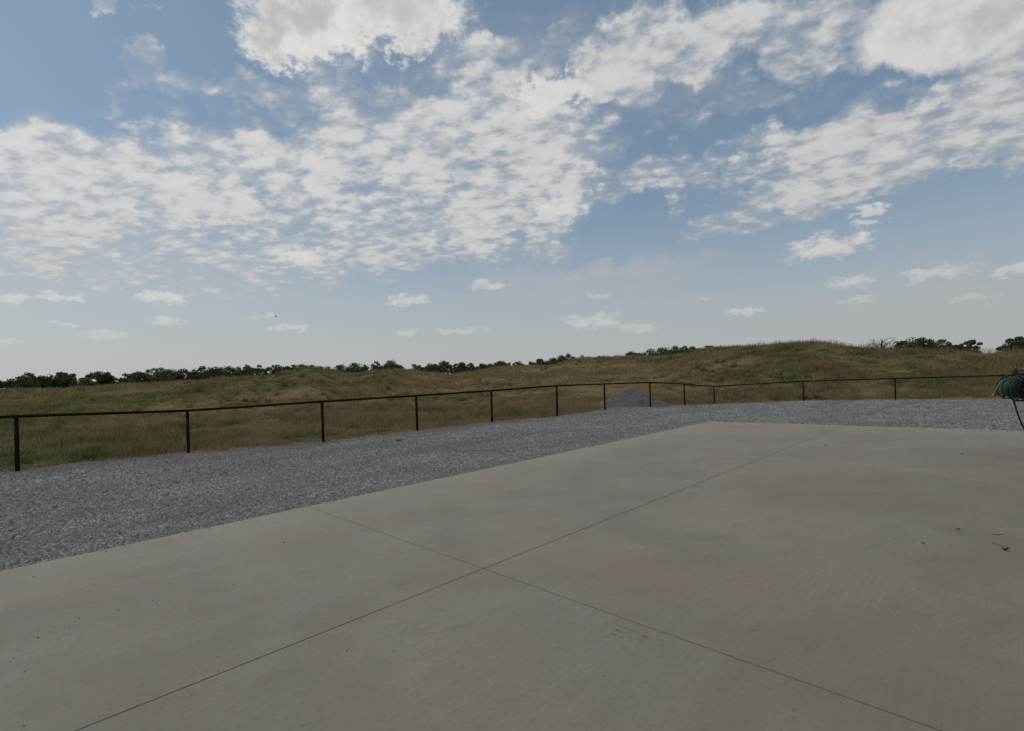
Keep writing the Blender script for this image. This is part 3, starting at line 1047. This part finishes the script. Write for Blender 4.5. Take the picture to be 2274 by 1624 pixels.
# tussocks that stand above the rest
nt = 1900
az = rng.uniform(R_(-52), R_(52), nt)
lo = gravel_edge(az) + 0.4
d = lo * ((ridge(az)[0] - 1) / lo) ** (rng.random(nt) ** 1.1)
x, y = np.sin(az) * d, np.cos(az) * d
keep = (fbm(x * 0.12 + 40, y * 0.12, 3) > 0.47) & (np.hypot((x - hp_c[0]) / 1.95, (y - hp_c[1]) / 1.7) > 1.1)
x, y, d = x[keep], y[keep], d[keep]
nt, nb = len(x), 46
r0 = rng.uniform(0.08, 0.24, nt)
hh_ = rng.uniform(0.16, 0.40, nt) * (1 + 0.3 * sstep(d, 25, 50))
bx = x[:, None] + rng.normal(0, .6, (nt, nb)) * r0[:, None]
by = y[:, None] + rng.normal(0, .6, (nt, nb)) * r0[:, None]
bz = ground_z(bx, by) - 0.02
bh_ = hh_[:, None] * rng.uniform(.5, 1.15, (nt, nb))
wd = (0.004 + 0.00035 * d)[:, None] * rng.uniform(.7, 1.3, (nt, nb))
yaw = rng.random((nt, nb)) * math.pi
lx = (bx - x[:, None]) * 0.8 + bh_ * rng.normal(.15, .22, (nt, nb))
ly = (by - y[:, None]) * 0.8 + bh_ * rng.normal(0, .22, (nt, nb))
cxx, syy = np.cos(yaw) * wd, np.sin(yaw) * wd
VT = np.stack([np.stack([bx - cxx, by - syy, bz], -1), np.stack([bx + cxx, by + syy, bz], -1), np.stack([bx + lx, by + ly, bz + bh_], -1)], 2).reshape(-1, 3)
tt = np.where(rng.random(nt) < 0.6, rng.uniform(0.12, 0.34, nt), rng.uniform(0.70, 0.95, nt))
tt = np.repeat(np.clip(tt[:, None] + rng.normal(0, .08, (nt, nb)), 0, 1).ravel(), 3)
V1 = np.concatenate([V1, VT])
F1_ = np.arange(len(V1)).reshape(-1, 3)
t1 = np.concatenate([t1, tt])
tag(tri_obj("grass", V1, F1_, M_BLADE, attr={'tint': t1, 'lush': lushness(V1[:, 0], V1[:, 1])}),
    "rough green and straw brown pasture grass beyond the fence", "grass", kind='stuff')

# seed stalks along the crest of the right-hand hill
n = 1500
az = azel(2080 / 1.351, 770)[0] + rng.random(n) * (azel(2274, 770)[0] + 0.06 - azel(2080 / 1.351, 770)[0])
D = ridge(az)[0] + rng.uniform(-4, 1.5, n)
x, y = np.sin(az) * D, np.cos(az) * D
z = ground_z(x, y)
h = rng.uniform(0.25, 0.62, n) * (0.5 + 0.8 * fbm(az * 60, az * 0, 3))
lx = h * rng.normal(0.12, 0.2, n)
w = 0.012
V = np.stack([np.stack([x - w, y, z], -1), np.stack([x + w, y, z], -1), np.stack([x + lx + w * .6, y, z + h], -1), np.stack([x + lx - w * .6, y, z + h], -1)], 1).reshape(-1, 3)
tag(tri_obj("seed_stalks", V, np.arange(4 * n).reshape(-1, 4), M_BLADE, attr={'tint': np.repeat(rng.random(n), 4), 'lush': np.full(4 * n, .5)}),
    "thin dry seed stalks along the crest of the grassy hill", "grass", kind='stuff')


# ------------------------------------------------------------------ trees
def make_tree(name, x0, x1, top, kind, dist, label, group, leaf):
    """x0, x1, top: extent in 3072-wide pixels; dist: metres beyond which the tree stands"""
    s = 1.35092
    um = (x0 + x1) / 2 / s
    az, _ = azel(um, 830)
    px, py = math.sin(az) * dist, math.cos(az) * dist
    gz = float(ground_z(px, py))
    zt = at_depth(um, top / s, py)[2]
    h = zt - gz
    wl, wr = at_depth(x0 / s, 830, py), at_depth(x1 / s, 830, py)
    rad = (wr[0] - wl[0]) / 2 * (1.28 if kind == 'dense' else 1.12)
    o = tag(empty(name, (px, py, gz)), label, 'tree' if kind not in ('shrub', 'bare') else 'bush', group)
    r = random.Random(int(x0 * 7 + top))
    rg = np.random.default_rng(int(x0 * 7 + top))
    ratio = {'dense': 0.20, 'airy': 0.30, 'umbrella': 0.62, 'shrub': 0.05, 'cedar': 0.10, 'bare': 0.2}[kind]
    cb = h * ratio * 0.7                               # height of the crown's underside
    # trunk and limbs
    parts = []
    tr = max(0.05, 0.028 * h)
    if kind in ('shrub', 'bare'):
        stems = [(r.uniform(-.3, .3) * rad, r.uniform(-.3, .3) * rad) for _ in range(4)]
    else:
        stems = [(0.0, 0.0)]
    for sx, sy in stems:
        bend = [r.uniform(-.06, .06) * h for _ in range(2)]
        p = np.array([[sx, sy, -0.2], [sx + bend[0], sy + bend[1], h * 0.3], [sx + bend[0] * 1.6, sy + bend[1] * .5, h * 0.6], [sx + bend[1], sy + bend[0], h * 0.86]])
        parts.append(tube(p, [tr, tr * .8, tr * .5, tr * .18], 6))
    limb_ends = []
    nl = {'dense': 9, 'airy': 12, 'umbrella': 9, 'shrub': 7, 'cedar': 5, 'bare': 24}[kind]
    for k in range(nl):
        a = k * 2.4 + r.uniform(-.4, .4)
        z0 = h * r.uniform(0.28 if kind != 'bare' else 0.12, 0.62)
        rr = rad * r.uniform(.5, .92)
        z1 = min(h * 0.96, max(z0 + rr * r.uniform(.2, .9), cb + (h - cb) * r.uniform(.2, .85)))
        e = np.array([math.cos(a) * rr, math.sin(a) * rr, z1])
        b = np.array([0, 0, z0])
        mm = (b + e) / 2 + np.array([r.uniform(-.1, .1) * rad, r.uniform(-.1, .1) * rad, r.uniform(-.02, .12) * h])
        parts.append(tube(np.array([b, mm, e]), [tr * .5, tr * .32, tr * .10], 5))
        limb_ends.append(e)
        if kind in ('bare', 'airy'):
            for q_ in range(5 if kind == 'bare' else 2):
                e2 = e + np.array([r.uniform(-.35, .35) * rad, r.uniform(-.35, .35) * rad, r.uniform(-.06, .16) * h])
                e2[2] = min(e2[2], h)
                st = mm * .4 + e * .6
                parts.append(tube(np.array([st, (st + e2) / 2 + [0, 0, .03 * h], e2]), [tr * .22, tr * .16, tr * .06], 4))
    v, f = join(*parts)
    mesh_obj("trunk", v, f, M_BARK, o, True)
    if kind == 'bare':
        return o
    # crown: leaf faces gathered in uneven clumps
    ncl = {'dense': 46, 'airy': 32, 'umbrella': 24, 'shrub': 34, 'cedar': 34}[kind]
    nper = {'dense': 120, 'airy': 70, 'umbrella': 100, 'shrub': 120, 'cedar': 110}[kind]
    cc = (h + cb) / 2
    hh = (h - cb) / 2
    C, S = [], []
    for k in range(ncl):
        a = rg.random() * 2 * math.pi
        if kind == 'cedar':
            tz = rg.random() ** 1.2
            rr = rad * (1 - tz * 0.72) * math.sqrt(rg.random()) * 0.95
            c = (math.cos(a) * rr, math.sin(a) * rr, cb + (h - cb) * tz * 0.95)
            sr = rad * 0.30
        else:
            u = rg.random() * 2 - 1
            if kind == 'umbrella':
                u = abs(u) * 0.9 - 0.1
            rr = rg.random() ** 0.40
            w = math.sqrt(max(0, 1 - u * u)) * rr
            c = (math.cos(a) * w * rad * 0.88, math.sin(a) * w * rad * 0.88, cc + u * rr * hh * 0.84)
            sr = (0.34 if kind != 'airy' else 0.24) * math.sqrt(rad * hh) * rg.uniform(0.6, 1.3)
        C.append(c)
        S.append(sr)
    for e in limb_ends:
        C.append(e)
        S.append(0.20 * math.sqrt(rad * hh))
    # one clump reaches the very top
    C.append((rg.normal() * rad * .15, 0, h - 0.22 * hh))
    S.append(0.24 * math.sqrt(rad * hh))
    C, S = np.array(C), np.array(S)
    nc = len(C)
    g = rg.normal(size=(nc, nper, 3))
    g /= np.linalg.norm(g, axis=2)[..., None]
    g *= (rg.random((nc, nper, 1)) ** 0.45) * S[:, None, None] * np.array([1.15, 1.15, 0.8])
    P = (C[:, None, :] + g).reshape(-1, 3)
    P = P[(P[:, 2] < h * 1.01) & (P[:, 2] > 0.02 * h)]
    Dr, zr_ = ridge(np.clip(az, S_AZ[0], S_AZ[-1]))
    hid = H + (float(zr_) - 0.9 - H) * dist / float(Dr) - gz      # foliage far below the ridge's line of sight is left out
    P = P[P[:, 2] > hid]
    m_ = len(P)
    ls = (0.0019 * dist + 0.06) * rg.uniform(0.55, 1.25, m_) * 0.5
    nrm = rg.normal(size=(m_, 3))
    nrm /= np.linalg.norm(nrm, axis=1)[:, None]
    t_ = np.cross(nrm, rg.normal(size=(m_, 3)))
    t_ /= np.linalg.norm(t_, axis=1)[:, None]
    b_2 = np.cross(nrm, t_)
    V = np.stack([P - t_ * ls[:, None], P + b_2 * ls[:, None] * .7, P + t_ * ls[:, None], P - b_2 * ls[:, None] * .7], 1).reshape(-1, 3)
    tint = np.repeat(np.clip(rg.random(m_) * .6 + .4 * rg.random(), 0, 1), 4)
    tri_obj("crown", V, np.arange(4 * m_).reshape(-1, 4), M_LEAF[leaf], o, attr={'tint': tint})
    return o


ORD = ["first", "second", "third", "fourth", "fifth", "sixth", "seventh", "eighth", "ninth", "tenth", "eleventh", "twelfth", "thirteenth", "fourteenth",
       "fifteenth", "sixteenth", "seventeenth", "eighteenth", "nineteenth", "twentieth"]
TENS = {2: "twenty", 3: "thirty", 4: "forty"}


def ordinal(i):
    if i <= 20:
        return ORD[i - 1]
    if i % 10 == 0:
        return {3: "thirtieth", 4: "fortieth"}[i // 10]
    return TENS[i // 10] + "-" + ORD[i % 10 - 1]


# (x0, x1, top, kind, leaf) from left to right, in 3072-wide pixels
LINE = [(-14, 6, 1138, 'airy', 1), (16, 92, 1137, 'shrub', 0), (53, 105, 1116, 'airy', 1), (98, 146, 1126, 'airy', 1), (139, 212, 1116, 'dense', 0), (206, 224, 1126, 'airy', 2), (229, 280, 1133, 'shrub', 1),
        (270, 336, 1115, 'umbrella', 1), (288, 348, 1133, 'shrub', 0), (353, 382, 1132, 'airy', 2), (383, 448, 1115, 'dense', 0), (447, 512, 1101, 'dense', 1),
        (508, 580, 1105, 'airy', 2), (563, 602, 1112, 'dense', 2), (600, 670, 1100, 'dense', 1), (650, 727, 1098, 'dense', 0), (712, 757, 1092, 'airy', 1),
        (747, 803, 1093, 'airy', 1), (799, 874, 1093, 'dense', 0), (876, 924, 1091, 'dense', 0), (916, 948, 1092, 'airy', 1), (942, 973, 1096, 'airy', 1),
        (970, 1012, 1098, 'airy', 2), (1010, 1092, 1090, 'dense', 0), (1084, 1106, 1092, 'airy', 2), (1109, 1150, 1081, 'airy', 2), (1146, 1197, 1079, 'dense', 0),
        (1195, 1225, 1094, 'airy', 2), (1228, 1276, 1091, 'dense', 1), (1276, 1324, 1091, 'dense', 1), (1311, 1358, 1081, 'airy', 0), (1355, 1373, 1095, 'airy', 2),
        (1369, 1398, 1084, 'dense', 1), (1394, 1430, 1086, 'airy', 0), (1425, 1461, 1090, 'dense', 1), (1453, 1490, 1090, 'dense', 0), (1485, 1519, 1083, 'dense', 1),
        (1517, 1542, 1085, 'airy', 1), (1538, 1577, 1083, 'dense', 0), (1577, 1604, 1083, 'airy', 1), (1596, 1645, 1076, 'dense', 0), (1642, 1682, 1071, 'dense', 0),
        (1680, 1723, 1059, 'dense', 1), (1724, 1769, 1064, 'airy', 2), (1781, 1813, 1064, 'airy', 1), (1839, 1862, 1064, 'airy', 1)]
LOOK = {('dense', 0): "dense dark green tree", ('dense', 1): "full olive green tree", ('dense', 2): "full greyish green tree",
        ('airy', 0): "open-crowned dark green tree", ('airy', 1): "thin-crowned olive tree", ('airy', 2): "sparse greyish tree with sky gaps",
        ('umbrella', 1): "flat-topped olive tree", ('shrub', 0): "low dark bushy tree", ('shrub', 1): "low olive bushy tree"}
for i, (x0, x1, top, kind, leaf) in enumerate(LINE):
    az = azel((x0 + x1) / 2.7, 830)[0]
    D = ridge(np.clip(az, S_AZ[0], S_AZ[-1]))[0]
    dist = float(D) + 26 + (i * 37 % 17)
    lab = "%s, %s from the left in the far treeline" % (LOOK[(kind, leaf)], ordinal(i + 1))
    make_tree({'dense': "oak_tree", 'airy': "open_tree", 'umbrella': "flat_topped_tree", 'shrub': "bushy_tree"}[kind], x0, x1, top, kind, dist, lab, "trees of the far treeline", leaf)

GROVE = [(1872, 1930, 1054, 'dense', 0, "low leftmost tree of the grove behind the hill's left shoulder"),
         (1926, 1980, 1046, 'dense', 0, "second tree from the left in the grove behind the hill shoulder"),
         (1962, 2018, 1040, 'dense', 1, "third tree from the left in the grove behind the hill shoulder"),
         (2003, 2046, 1033, 'dense', 0, "tall middle tree of the grove, fourth from its left end"),
         (2038, 2070, 1033, 'dense', 0, "tall narrow tree of the grove, second from its right end"),
         (2062, 2100, 1036, 'dense', 0, "rightmost tree of the grove where the hill's crest hides it")]
for i, (x0, x1, top, kind, leaf, lab) in enumerate(GROVE):
    make_tree("oak_tree", x0, x1, top, kind, 108 + i * 5 % 9, lab, "grove behind the hill shoulder", leaf)
CREST = [(2116, 2141, 1038, 'shrub', 1, "bushy_tree", "small olive shrub top peeping over the hill right of the grove"),
         (2616, 2680, 1014, 'bare', 2, "bare_bush", "leafless twiggy bush on the right part of the hill crest"),
         (2685, 2742, 1021, 'shrub', 0, "bushy_tree", "low dark bush between the leafless bush and the wide oak on the hill crest"),
         (2732, 2818, 1011, 'dense', 0, "oak_tree", "widest dark tree on the right hill crest"),
         (2829, 2872, 1024, 'airy', 1, "open_tree", "thin olive tree right of the widest tree on the hill crest"),
         (2869, 2907, 1030, 'shrub', 0, "bushy_tree", "low dark bush left of the upright cedar on the hill crest"),
         (2902, 2941, 1017, 'cedar', 2, "cedar_tree", "upright greyish cedar on the right hill crest"),
         (3024, 3100, 1009, 'dense', 0, "oak_tree", "dark tree cut off by the right edge of the picture")]
for i, (x0, x1, top, kind, leaf, nm, lab) in enumerate(CREST):
    make_tree(nm, x0, x1, top, kind, 72 + i * 5 % 8 if kind != 'bare' else 66, lab, "trees and bushes on the right hill crest", leaf)

# ------------------------------------------------------------------ metal building beside the viewpoint (its wall carries the hose reel)
def P3(a, b, z):
    p = E1 * a + E2 * b
    return np.array([p[0], p[1], z])


bld = tag(empty("metal_building", P3(1, -6.8, 0)), "tan sheet metal building with a wide door opening behind the slab", "building")
bo = P3(1, -6.8, 0)
WALL_H, WB = 4.2, -0.36


def ribbed(a0, a1, b, z0, z1, axis=0):
    """sheet with trapezoid ribs; axis 0 runs along E1, 1 along E2"""
    V, Fc = [], []
    prof = []
    s = a0
    while s < a1 - 1e-6:
        for ds, h in ((0, 0), (0.235, 0), (0.25, 0.022), (0.285, 0.022)):
            if s + ds < a1:
                prof.append((s + ds, h))
        s += 0.30
    prof.append((a1, 0))
    for (q, h) in prof:
        for z in (z0, z1):
            V.append((P3(q, b + h * (-1 if axis == 0 else 0), z) if axis == 0 else P3(b + h, q, z)) - bo)
    for i in range(len(prof) - 1):
        Fc.append((2 * i, 2 * i + 2, 2 * i + 3, 2 * i + 1))
    return V, Fc


zf0 = -0.08
for nm, args in [("wall", (2.2, 13.5, WB, 0.0, WALL_H)), ("wall", (-12, -3.2, WB, -0.3, WALL_H)), ("door_header", (-3.2, 2.2, WB, 3.4, WALL_H)),
                 ("wall", (-12, 13.5, -13.0, -0.3, WALL_H))]:
    v, f = ribbed(*args)
    mesh_obj(nm, v, f, M_SHEET, bld)
for a in (-12.0, 13.5):
    v, f = ribbed(-13.0, WB, a, -0.3, WALL_H, 1)
    mesh_obj("wall", v, f, M_SHEET, bld)
for b0, b1 in ((WB + 0.03, -6.7), (-6.7, -13.3)):
    c = (P3(0.75, b0, WALL_H + 0.02) + P3(0.75, b1, WALL_H + 0.02)) / 2
    z0, z1 = (WALL_H + 0.02, 6.3) if b0 > -1 else (6.3, WALL_H + 0.02)
    V = [P3(-12.3, b0, z0) - bo, P3(13.8, b0, z0) - bo, P3(13.8, b1, z1) - bo, P3(-12.3, b1, z1) - bo]
    V += [p + np.array([0, 0, 0.05]) for p in V]
    mesh_obj("roof", V, [(3, 2, 1, 0), (4, 5, 6, 7), (0, 1, 5, 4), (1, 2, 6, 5), (2, 3, 7, 6), (3, 0, 4, 7)], M_ROOF, bld)

# ------------------------------------------------------------------ hose reel on that wall
reel_c = at_depth(2256.5, 862.5, 8.55)
rz = reel_c.copy()
view = np.array([reel_c[0], reel_c[1], 0]) / np.hypot(reel_c[0], reel_c[1])
side_v = np.array([view[1], -view[0], 0])                     # to the right of the line of sight
ax = math.cos(R_(38)) * view * -1 + math.sin(R_(38)) * side_v  # spool axis
ax[2] = -0.10
ax /= np.linalg.norm(ax)
e_u = np.cross([0, 0, 1], ax)
e_u /= np.linalg.norm(e_u)
e_v = np.cross(ax, e_u)
wall_d = -(reel_c @ E2 - WB)                                   # to the wall, along E2
reel = tag(empty("hose_reel", reel_c + np.array([0, 0, 0])), "dark wall mounted hose reel at the picture's right edge", "hose reel")


def circ(r, off, n=40, a0=0, a1=2 * math.pi):
    return np.array([off * ax + r * (math.cos(t) * e_u + math.sin(t) * e_v) for t in np.linspace(a0, a1, n)])


def ringvf(r, off, rad, n=40):
    return tube(circ(r, off, n), rad, 6, False)


# drum
dv = []
k = 28
V = [off * ax + 0.085 * (math.cos(2 * math.pi * j / k) * e_u + math.sin(2 * math.pi * j / k) * e_v) for off in (-0.13, 0.13) for j in range(k)]
Fc = [(j, (j + 1) % k, k + (j + 1) % k, k + j) for j in range(k)] + [tuple(range(k)), tuple(range(k, 2 * k))]
mesh_obj("drum", V, Fc, M_DARK, reel, True)
for off in (-0.15, 0.15):
    fl = [ringvf(0.195, off, 0.010), ringvf(0.10, off, 0.008)]
    for j in range(6):
        t = j * math.pi / 3
        dcv = math.cos(t) * e_u + math.sin(t) * e_v
        fl.append(tube([off * ax + dcv * 0.02, off * ax + dcv * 0.195], 0.007, 5))
    v, f = join(*fl)
    mesh_obj("flange", v, f, M_DARK, reel, True)
# bracket: axle arm, wall arms and plate
to_wall = E2 * wall_d
mid = np.array([0, 0, 0.245])
v, f = join(tube([-0.19 * ax, 0.19 * ax], 0.014, 8),
            tube([-0.18 * ax, -0.18 * ax + [0, 0, .20], mid, to_wall * 0.985 + [0, 0, .245]], 0.013, 8),
            tube([0.18 * ax, 0.18 * ax + [0, 0, .20], mid], 0.013, 8),
            tube([mid + [0, 0, -.005], to_wall * 0.985 + [0, 0, -0.10]], 0.012, 8))
mesh_obj("bracket", v, f, M_DARK, reel, True)
v, f = boxvf(to_wall * 0.985 + np.array([0, 0, .08]), E1 * 0.08, E2 * 0.006, [0, 0, .24])
mesh_obj("wall_plate", v, f, M_DARK, reel)
v, f = join(boxvf(mid + np.array([0, 0, .028]), side_v * 0.032, view * 0.03, [0, 0, .022]), tube([mid + [0, 0, .045], mid + np.array([0, 0, .088])], 0.02, 10),
            boxvf(mid + side_v * 0.07 + np.array([0, 0, .05]), side_v * 0.06, view * 0.012, [0, 0, .012]))
mesh_obj("swivel_head", v, f, M_DARK, reel)
v, f = join(tube([0.19 * ax, 0.205 * ax + e_v * -0.11], 0.009, 6), tube([0.20 * ax + e_v * -0.11, 0.28 * ax + e_v * -0.11], 0.014, 8))
mesh_obj("crank", v, f, M_BLACK, reel, True)

# green hose wound on the reel
hose = tag(empty("garden_hose", reel_c), "green garden hose wound on the reel with its pale end hanging free", "garden hose")
pts = []
turns, lay = 6, [(0.105, 1), (0.128, -1), (0.150, 1)]
for rr, sg in lay:
    for t in np.linspace(0, 1, 40 * turns):
        ang = t * turns * 2 * math.pi
        wob = 0.004 * math.sin(ang * 0.37 + rr * 50)
        pts.append(sg * (-0.12 + 0.24 * t) * ax + (rr + wob) * (math.cos(ang) * e_u + math.sin(ang) * e_v))
v, f = tube(pts, 0.0125, 7)
mesh_obj("coil", v, f, M_HOSE, hose, True)
# slack loop hanging below and the loose end out to the left
lp = [0.05 * ax + r_ * (math.cos(t) * e_u + math.sin(t) * e_v) + np.array([0, 0, -0.012]) for t, r_ in zip(np.linspace(math.pi * .9, math.pi * 2.1, 24), 0.165 + 0.03 * np.sin(np.linspace(0, math.pi, 24)))]
v, f = tube(lp, 0.0125, 7)
mesh_obj("slack_loop", v, f, M_BLACK, hose, True)


def px_off(u, v, y=8.5):
    return at_depth(u, v, y) - reel_c


end_pts = [px_off(2262, 836), px_off(2250, 839), px_off(2238, 841.5), px_off(2227, 846.5), px_off(2218, 856), px_off(2211, 867), px_off(2206.5, 876)]
fin = []
for i in range(len(end_pts) - 1):
    for t in np.linspace(0, 1, 6)[:-1]:
        fin.append(catmull(end_pts, i, t))
fin.append(end_pts[-1])
v, f = tube(fin, 0.0125, 8)
mesh_obj("loose_end", v, f, M_HOSE2, hose, True)
dirn = end_pts[-1] - end_pts[-2]
dirn /= np.linalg.norm(dirn)
v, f = join(tube([end_pts[-1] - dirn * .012, end_pts[-1] + dirn * .03], 0.0175, 10), tube([end_pts[-1] + dirn * .012, end_pts[-1] + dirn * .036], 0.022, 10))
mesh_obj("coupling", v, f, M_BRASS, hose)

# black supply hose from the reel down to the slab
sp = [px_off(2249, 884), px_off(2254, 900), px_off(2261, 922), px_off(2268, 940), px_off(2276, 957), px_off(2290, 985)]
g_end = sp[-1] + reel_c
g_end[2] = float(slab_z(g_end[0], g_end[1])) + 0.016
sp[-1] = g_end - reel_c
w1 = P3(12.2, -0.2, 0)
w1[2] = float(slab_z(w1[0], w1[1])) + 0.016
sp.append((g_end + w1) / 2 - reel_c)
sp.append(w1 - reel_c)
fin = []
for i in range(len(sp) - 1):
    for t in np.linspace(0, 1, 8)[:-1]:
        fin.append(catmull(sp, i, t))
fin.append(sp[-1])
v, f = tube(fin, 0.0125, 8)
bh = mesh_obj("supply_hose", [np.array(p) + reel_c for p in v], f, M_BLACK, None, True)
tag(bh, "black hose dropping from the reel to the slab", "hose")

# ------------------------------------------------------------------ small litter on the slab
def lump_vf(p, r, seed, flat=0.6):
    rg = np.random.default_rng(seed)
    V, Fc = [], []
    nn, mm_ = 7, 4
    for i in range(1, mm_):
        th = math.pi * i / mm_
        for j in range(nn):
            ph = 2 * math.pi * j / nn
            k = r * rg.uniform(.7, 1.25)
            V.append(np.array([math.sin(th) * math.cos(ph) * k * 1.2, math.sin(th) * math.sin(ph) * k, (math.cos(th) + 0.8) * k * flat]) + p)
    V.append(p + np.array([0, 0, r * 1.7 * flat]))
    V.append(p - np.array([0, 0, r * .1]))
    for i in range(mm_ - 2):
        for j in range(nn):
            j2 = (j + 1) % nn
            Fc.append((i * nn + j, (i + 1) * nn + j, (i + 1) * nn + j2, i * nn + j2))
    for j in range(nn):
        j2 = (j + 1) % nn
        Fc.append((len(V) - 2, j, j2))
        Fc.append((len(V) - 1, (mm_ - 2) * nn + j2, (mm_ - 2) * nn + j))
    return V, Fc


CLODS = [(630, 1205.5, 2.6, "largest dark dirt crumb on the slab's upper left"), (771, 1446, 2.4, "dark crumb below the diagonal joint, lower of two"),
         (731, 1415, 1.6, "tiny crumb just below the diagonal joint, upper of two"), (85, 1417, 3.0, "dark crumb near the left edge, larger of its pair"),
         (175, 1374, 2.2, "dark crumb right of the crumb pair at far left"), (120, 1395, 1.6, "small crumb above the larger crumb at far left"),
         (53, 1613, 2.4, "dark crumb in the slab's lower left corner"), (1832, 989.5, 2.2, "dark crumb on the far slab beside the long joint's end"),
         (1850, 995, 1.4, "tiny crumb right of the far crumb by the long joint"), (1425, 1040, 1.8, "small crumb on the slab just past the far left edge"),
         (1612, 1200, 1.5, "tiny crumb right of the long joint above the crossing"), (1450, 1373, 1.3, "tiny crumb between the crossing and the paw marks"),
         (2237, 1639 / 1.0 - 130, 1.2, "tiny crumb near the right edge below the twig")]
for i, (u, v, s, lab) in enumerate(CLODS):
    p = slab_pt(u, v)
    r = s * 0.5 * p[1] / F
    vv, ff = lump_vf(np.zeros(3), r * 1.25, i)
    o = mesh_obj("dirt_crumb", vv, ff, M_CLOD, None, True)
    o.location = tuple(p)
    tag(o, lab, "crumb", "dirt crumbs on the slab")


def flat_leaf(name, u, v, L, W, yaw, mat_, lab, cat, curl=0.012, grp=None):
    p = slab_pt(u, v)
    V, Fc = [], []
    n_ = 9
    for i in range(n_):
        t = i / (n_ - 1)
        w = W * math.sin(math.pi * min(1, t * 0.95 + 0.03)) ** 0.8 * (0.85 + 0.3 * random.random())
        for s in (-1, 0, 1):
            V.append(((t - .5) * L, s * w, curl * (abs(s) * 0.7 + abs(t - .5) * 1.4) + 0.003))
    for i in range(n_ - 1):
        for s in range(2):
            a = i * 3 + s
            Fc.append((a, a + 1, a + 4, a + 3))
    o = mesh_obj(name, V, Fc, mat_, None, True)
    md = o.modifiers.new("thick", 'SOLIDIFY')
    md.thickness = 0.0015
    o.location = tuple(p)
    o.rotation_euler = (0, 0, yaw)
    return tag(o, lab, cat, grp)


flat_leaf("dead_leaf", 2136, 1009.5, 0.042, 0.011, 0.2, M_DEB, "small dark curled leaf on the far right slab", "leaf", .012)
flat_leaf("dead_leaf", 2128, 1177.5, 0.036, 0.008, -0.6, M_DEB, "dark curled leaf on the slab left of the white scrap", "leaf", .012)
flat_leaf("dead_leaf", 2233, 1223.5, 0.062, 0.013, 0.0, M_DEB, "dark shrivelled leaf below the twig at right", "leaf", .018)
flat_leaf("dead_leaf", 2050, 1207.5, 0.034, 0.007, -0.3, M_DEB, "faint small leaf left of the twig and leaves", "leaf", .006)
flat_leaf("white_scrap", 2216, 1187, 0.10, 0.012, -0.15, M_WHITE, "thin white scrap like a feather on the slab at right", "scrap", .006)
pa, pb = slab_pt(2202, 1208), slab_pt(2246, 1219)
tw = [pa * (1 - t) + pb * t + np.array([0, 0, 0.006 + 0.004 * math.sin(t * 9)]) for t in np.linspace(0, 1, 8)]
v, f = tube(np.array(tw) - pa, [0.0016, .0018, .0018, .0017, .0015, .0015, .0012, .0008], 6)
tw_o = mesh_obj("twig", v, f, M_TWIG, None, True)
tw_o.location = tuple(pa)
tag(tw_o, "thin brown twig lying on the slab at right", "twig")

# fine grit scattered over the slab, thickest towards its left end
n = 340
gu = np.concatenate([rng.uniform(0, 700, 190), rng.uniform(0, 2274, 150)])
gv = np.concatenate([rng.uniform(1260, 1620, 190), rng.uniform(960, 1620, 150)])
P = []
for u, v in zip(gu, gv):
    p = slab_pt(u, v)
    a, b = p @ E1, p @ E2
    if b < 6.9 and a < 16.0 and b > -0.2:
        P.append(p)
P = np.array(P)
gs = stones("grit", P, np.clip(rng.lognormal(math.log(0.0022), 0.5, len(P)), 0.0012, 0.006) * (0.6 + 0.2 * P[:, 1]), rng.random(len(P)) * .1, M_CLOD)
tag(gs, "fine dark grit scattered over the concrete slab", "grit", kind='stuff')

# sprig of weed on the gravel and dirt patches by the fence
def weed(u, v, h_, n_, lab):
    d = ray(u, v)
    g = d * (-H / d[2]) + np.array([0, 0, H])
    g[2] = float(yard_z(g[0], g[1]))
    o = tag(empty("weed", g), lab, "weed")
    V, Fc = [], []
    for i in range(n_):
        a = random.random() * 6.28
        L = h_ * random.uniform(.5, 1.1)
        lean = random.uniform(.5, 1.6)
        w = 0.008
        b = np.array([random.uniform(-.06, .06), random.uniform(-.06, .06), -0.005])
        e = b + np.array([math.cos(a) * L * lean, math.sin(a) * L * lean, L * .8])
        s = np.array([-math.sin(a), math.cos(a), 0]) * w
        k = len(V)
        V += [b - s * .5, b + s * .5, (b + e) / 2 + s + [0, 0, L * .15], e, (b + e) / 2 - s + [0, 0, L * .15]]
        Fc.append((k, k + 1, k + 2, k + 3, k + 4))
    lo = mesh_obj("leaves", V, Fc, M_WEED, o)
    lo.data.attributes.new('tint', 'FLOAT', 'POINT').data.foreach_set('value', [random.random() for _ in V])
    return o


weed(883, 982, 0.075, 40, "small brownish weed sprig growing in the gravel near the fence")

# ------------------------------------------------------------------ bird high over the field
bp = at_depth(613, 703.5, 42.0)
bird = tag(empty("bird", bp), "small dark bird flying with raised wings in the lower left sky", "bird")
bvis = []
prof = [(-.11, .004), (-.07, .016), (-.02, .026), (.03, .026), (.07, .018), (.095, .014), (.12, .003)]
v, f = tube([np.array([0.35 * s, s * 0.94, 0.02 * s]) for s, _ in prof], [r for _, r in prof], 8)
mesh_obj("body", v, f, M_BIRD, bird, True)
for sg in (-1, 1):
    root = np.array([sg * .02, 0.0, .01])
    V = [root + [0, .05, 0], root + [0, -.05, 0], root + [sg * .03 - .015, -.03, .12], root + [sg * .015 - .02, -.06, .235], root + [sg * .03 - .015, .045, .11]]
    V = V if sg < 0 else [root + [0, .05, 0], root + [0, -.05, 0], root + [.07, -.03, .03], root + [.12, -.06, .02], root + [.065, .045, .035]]
    o = mesh_obj("wing", V, [(0, 1, 2, 4), (4, 2, 3)], M_BIRD, bird)
    md = o.modifiers.new("thick", 'SOLIDIFY')
    md.thickness = 0.006
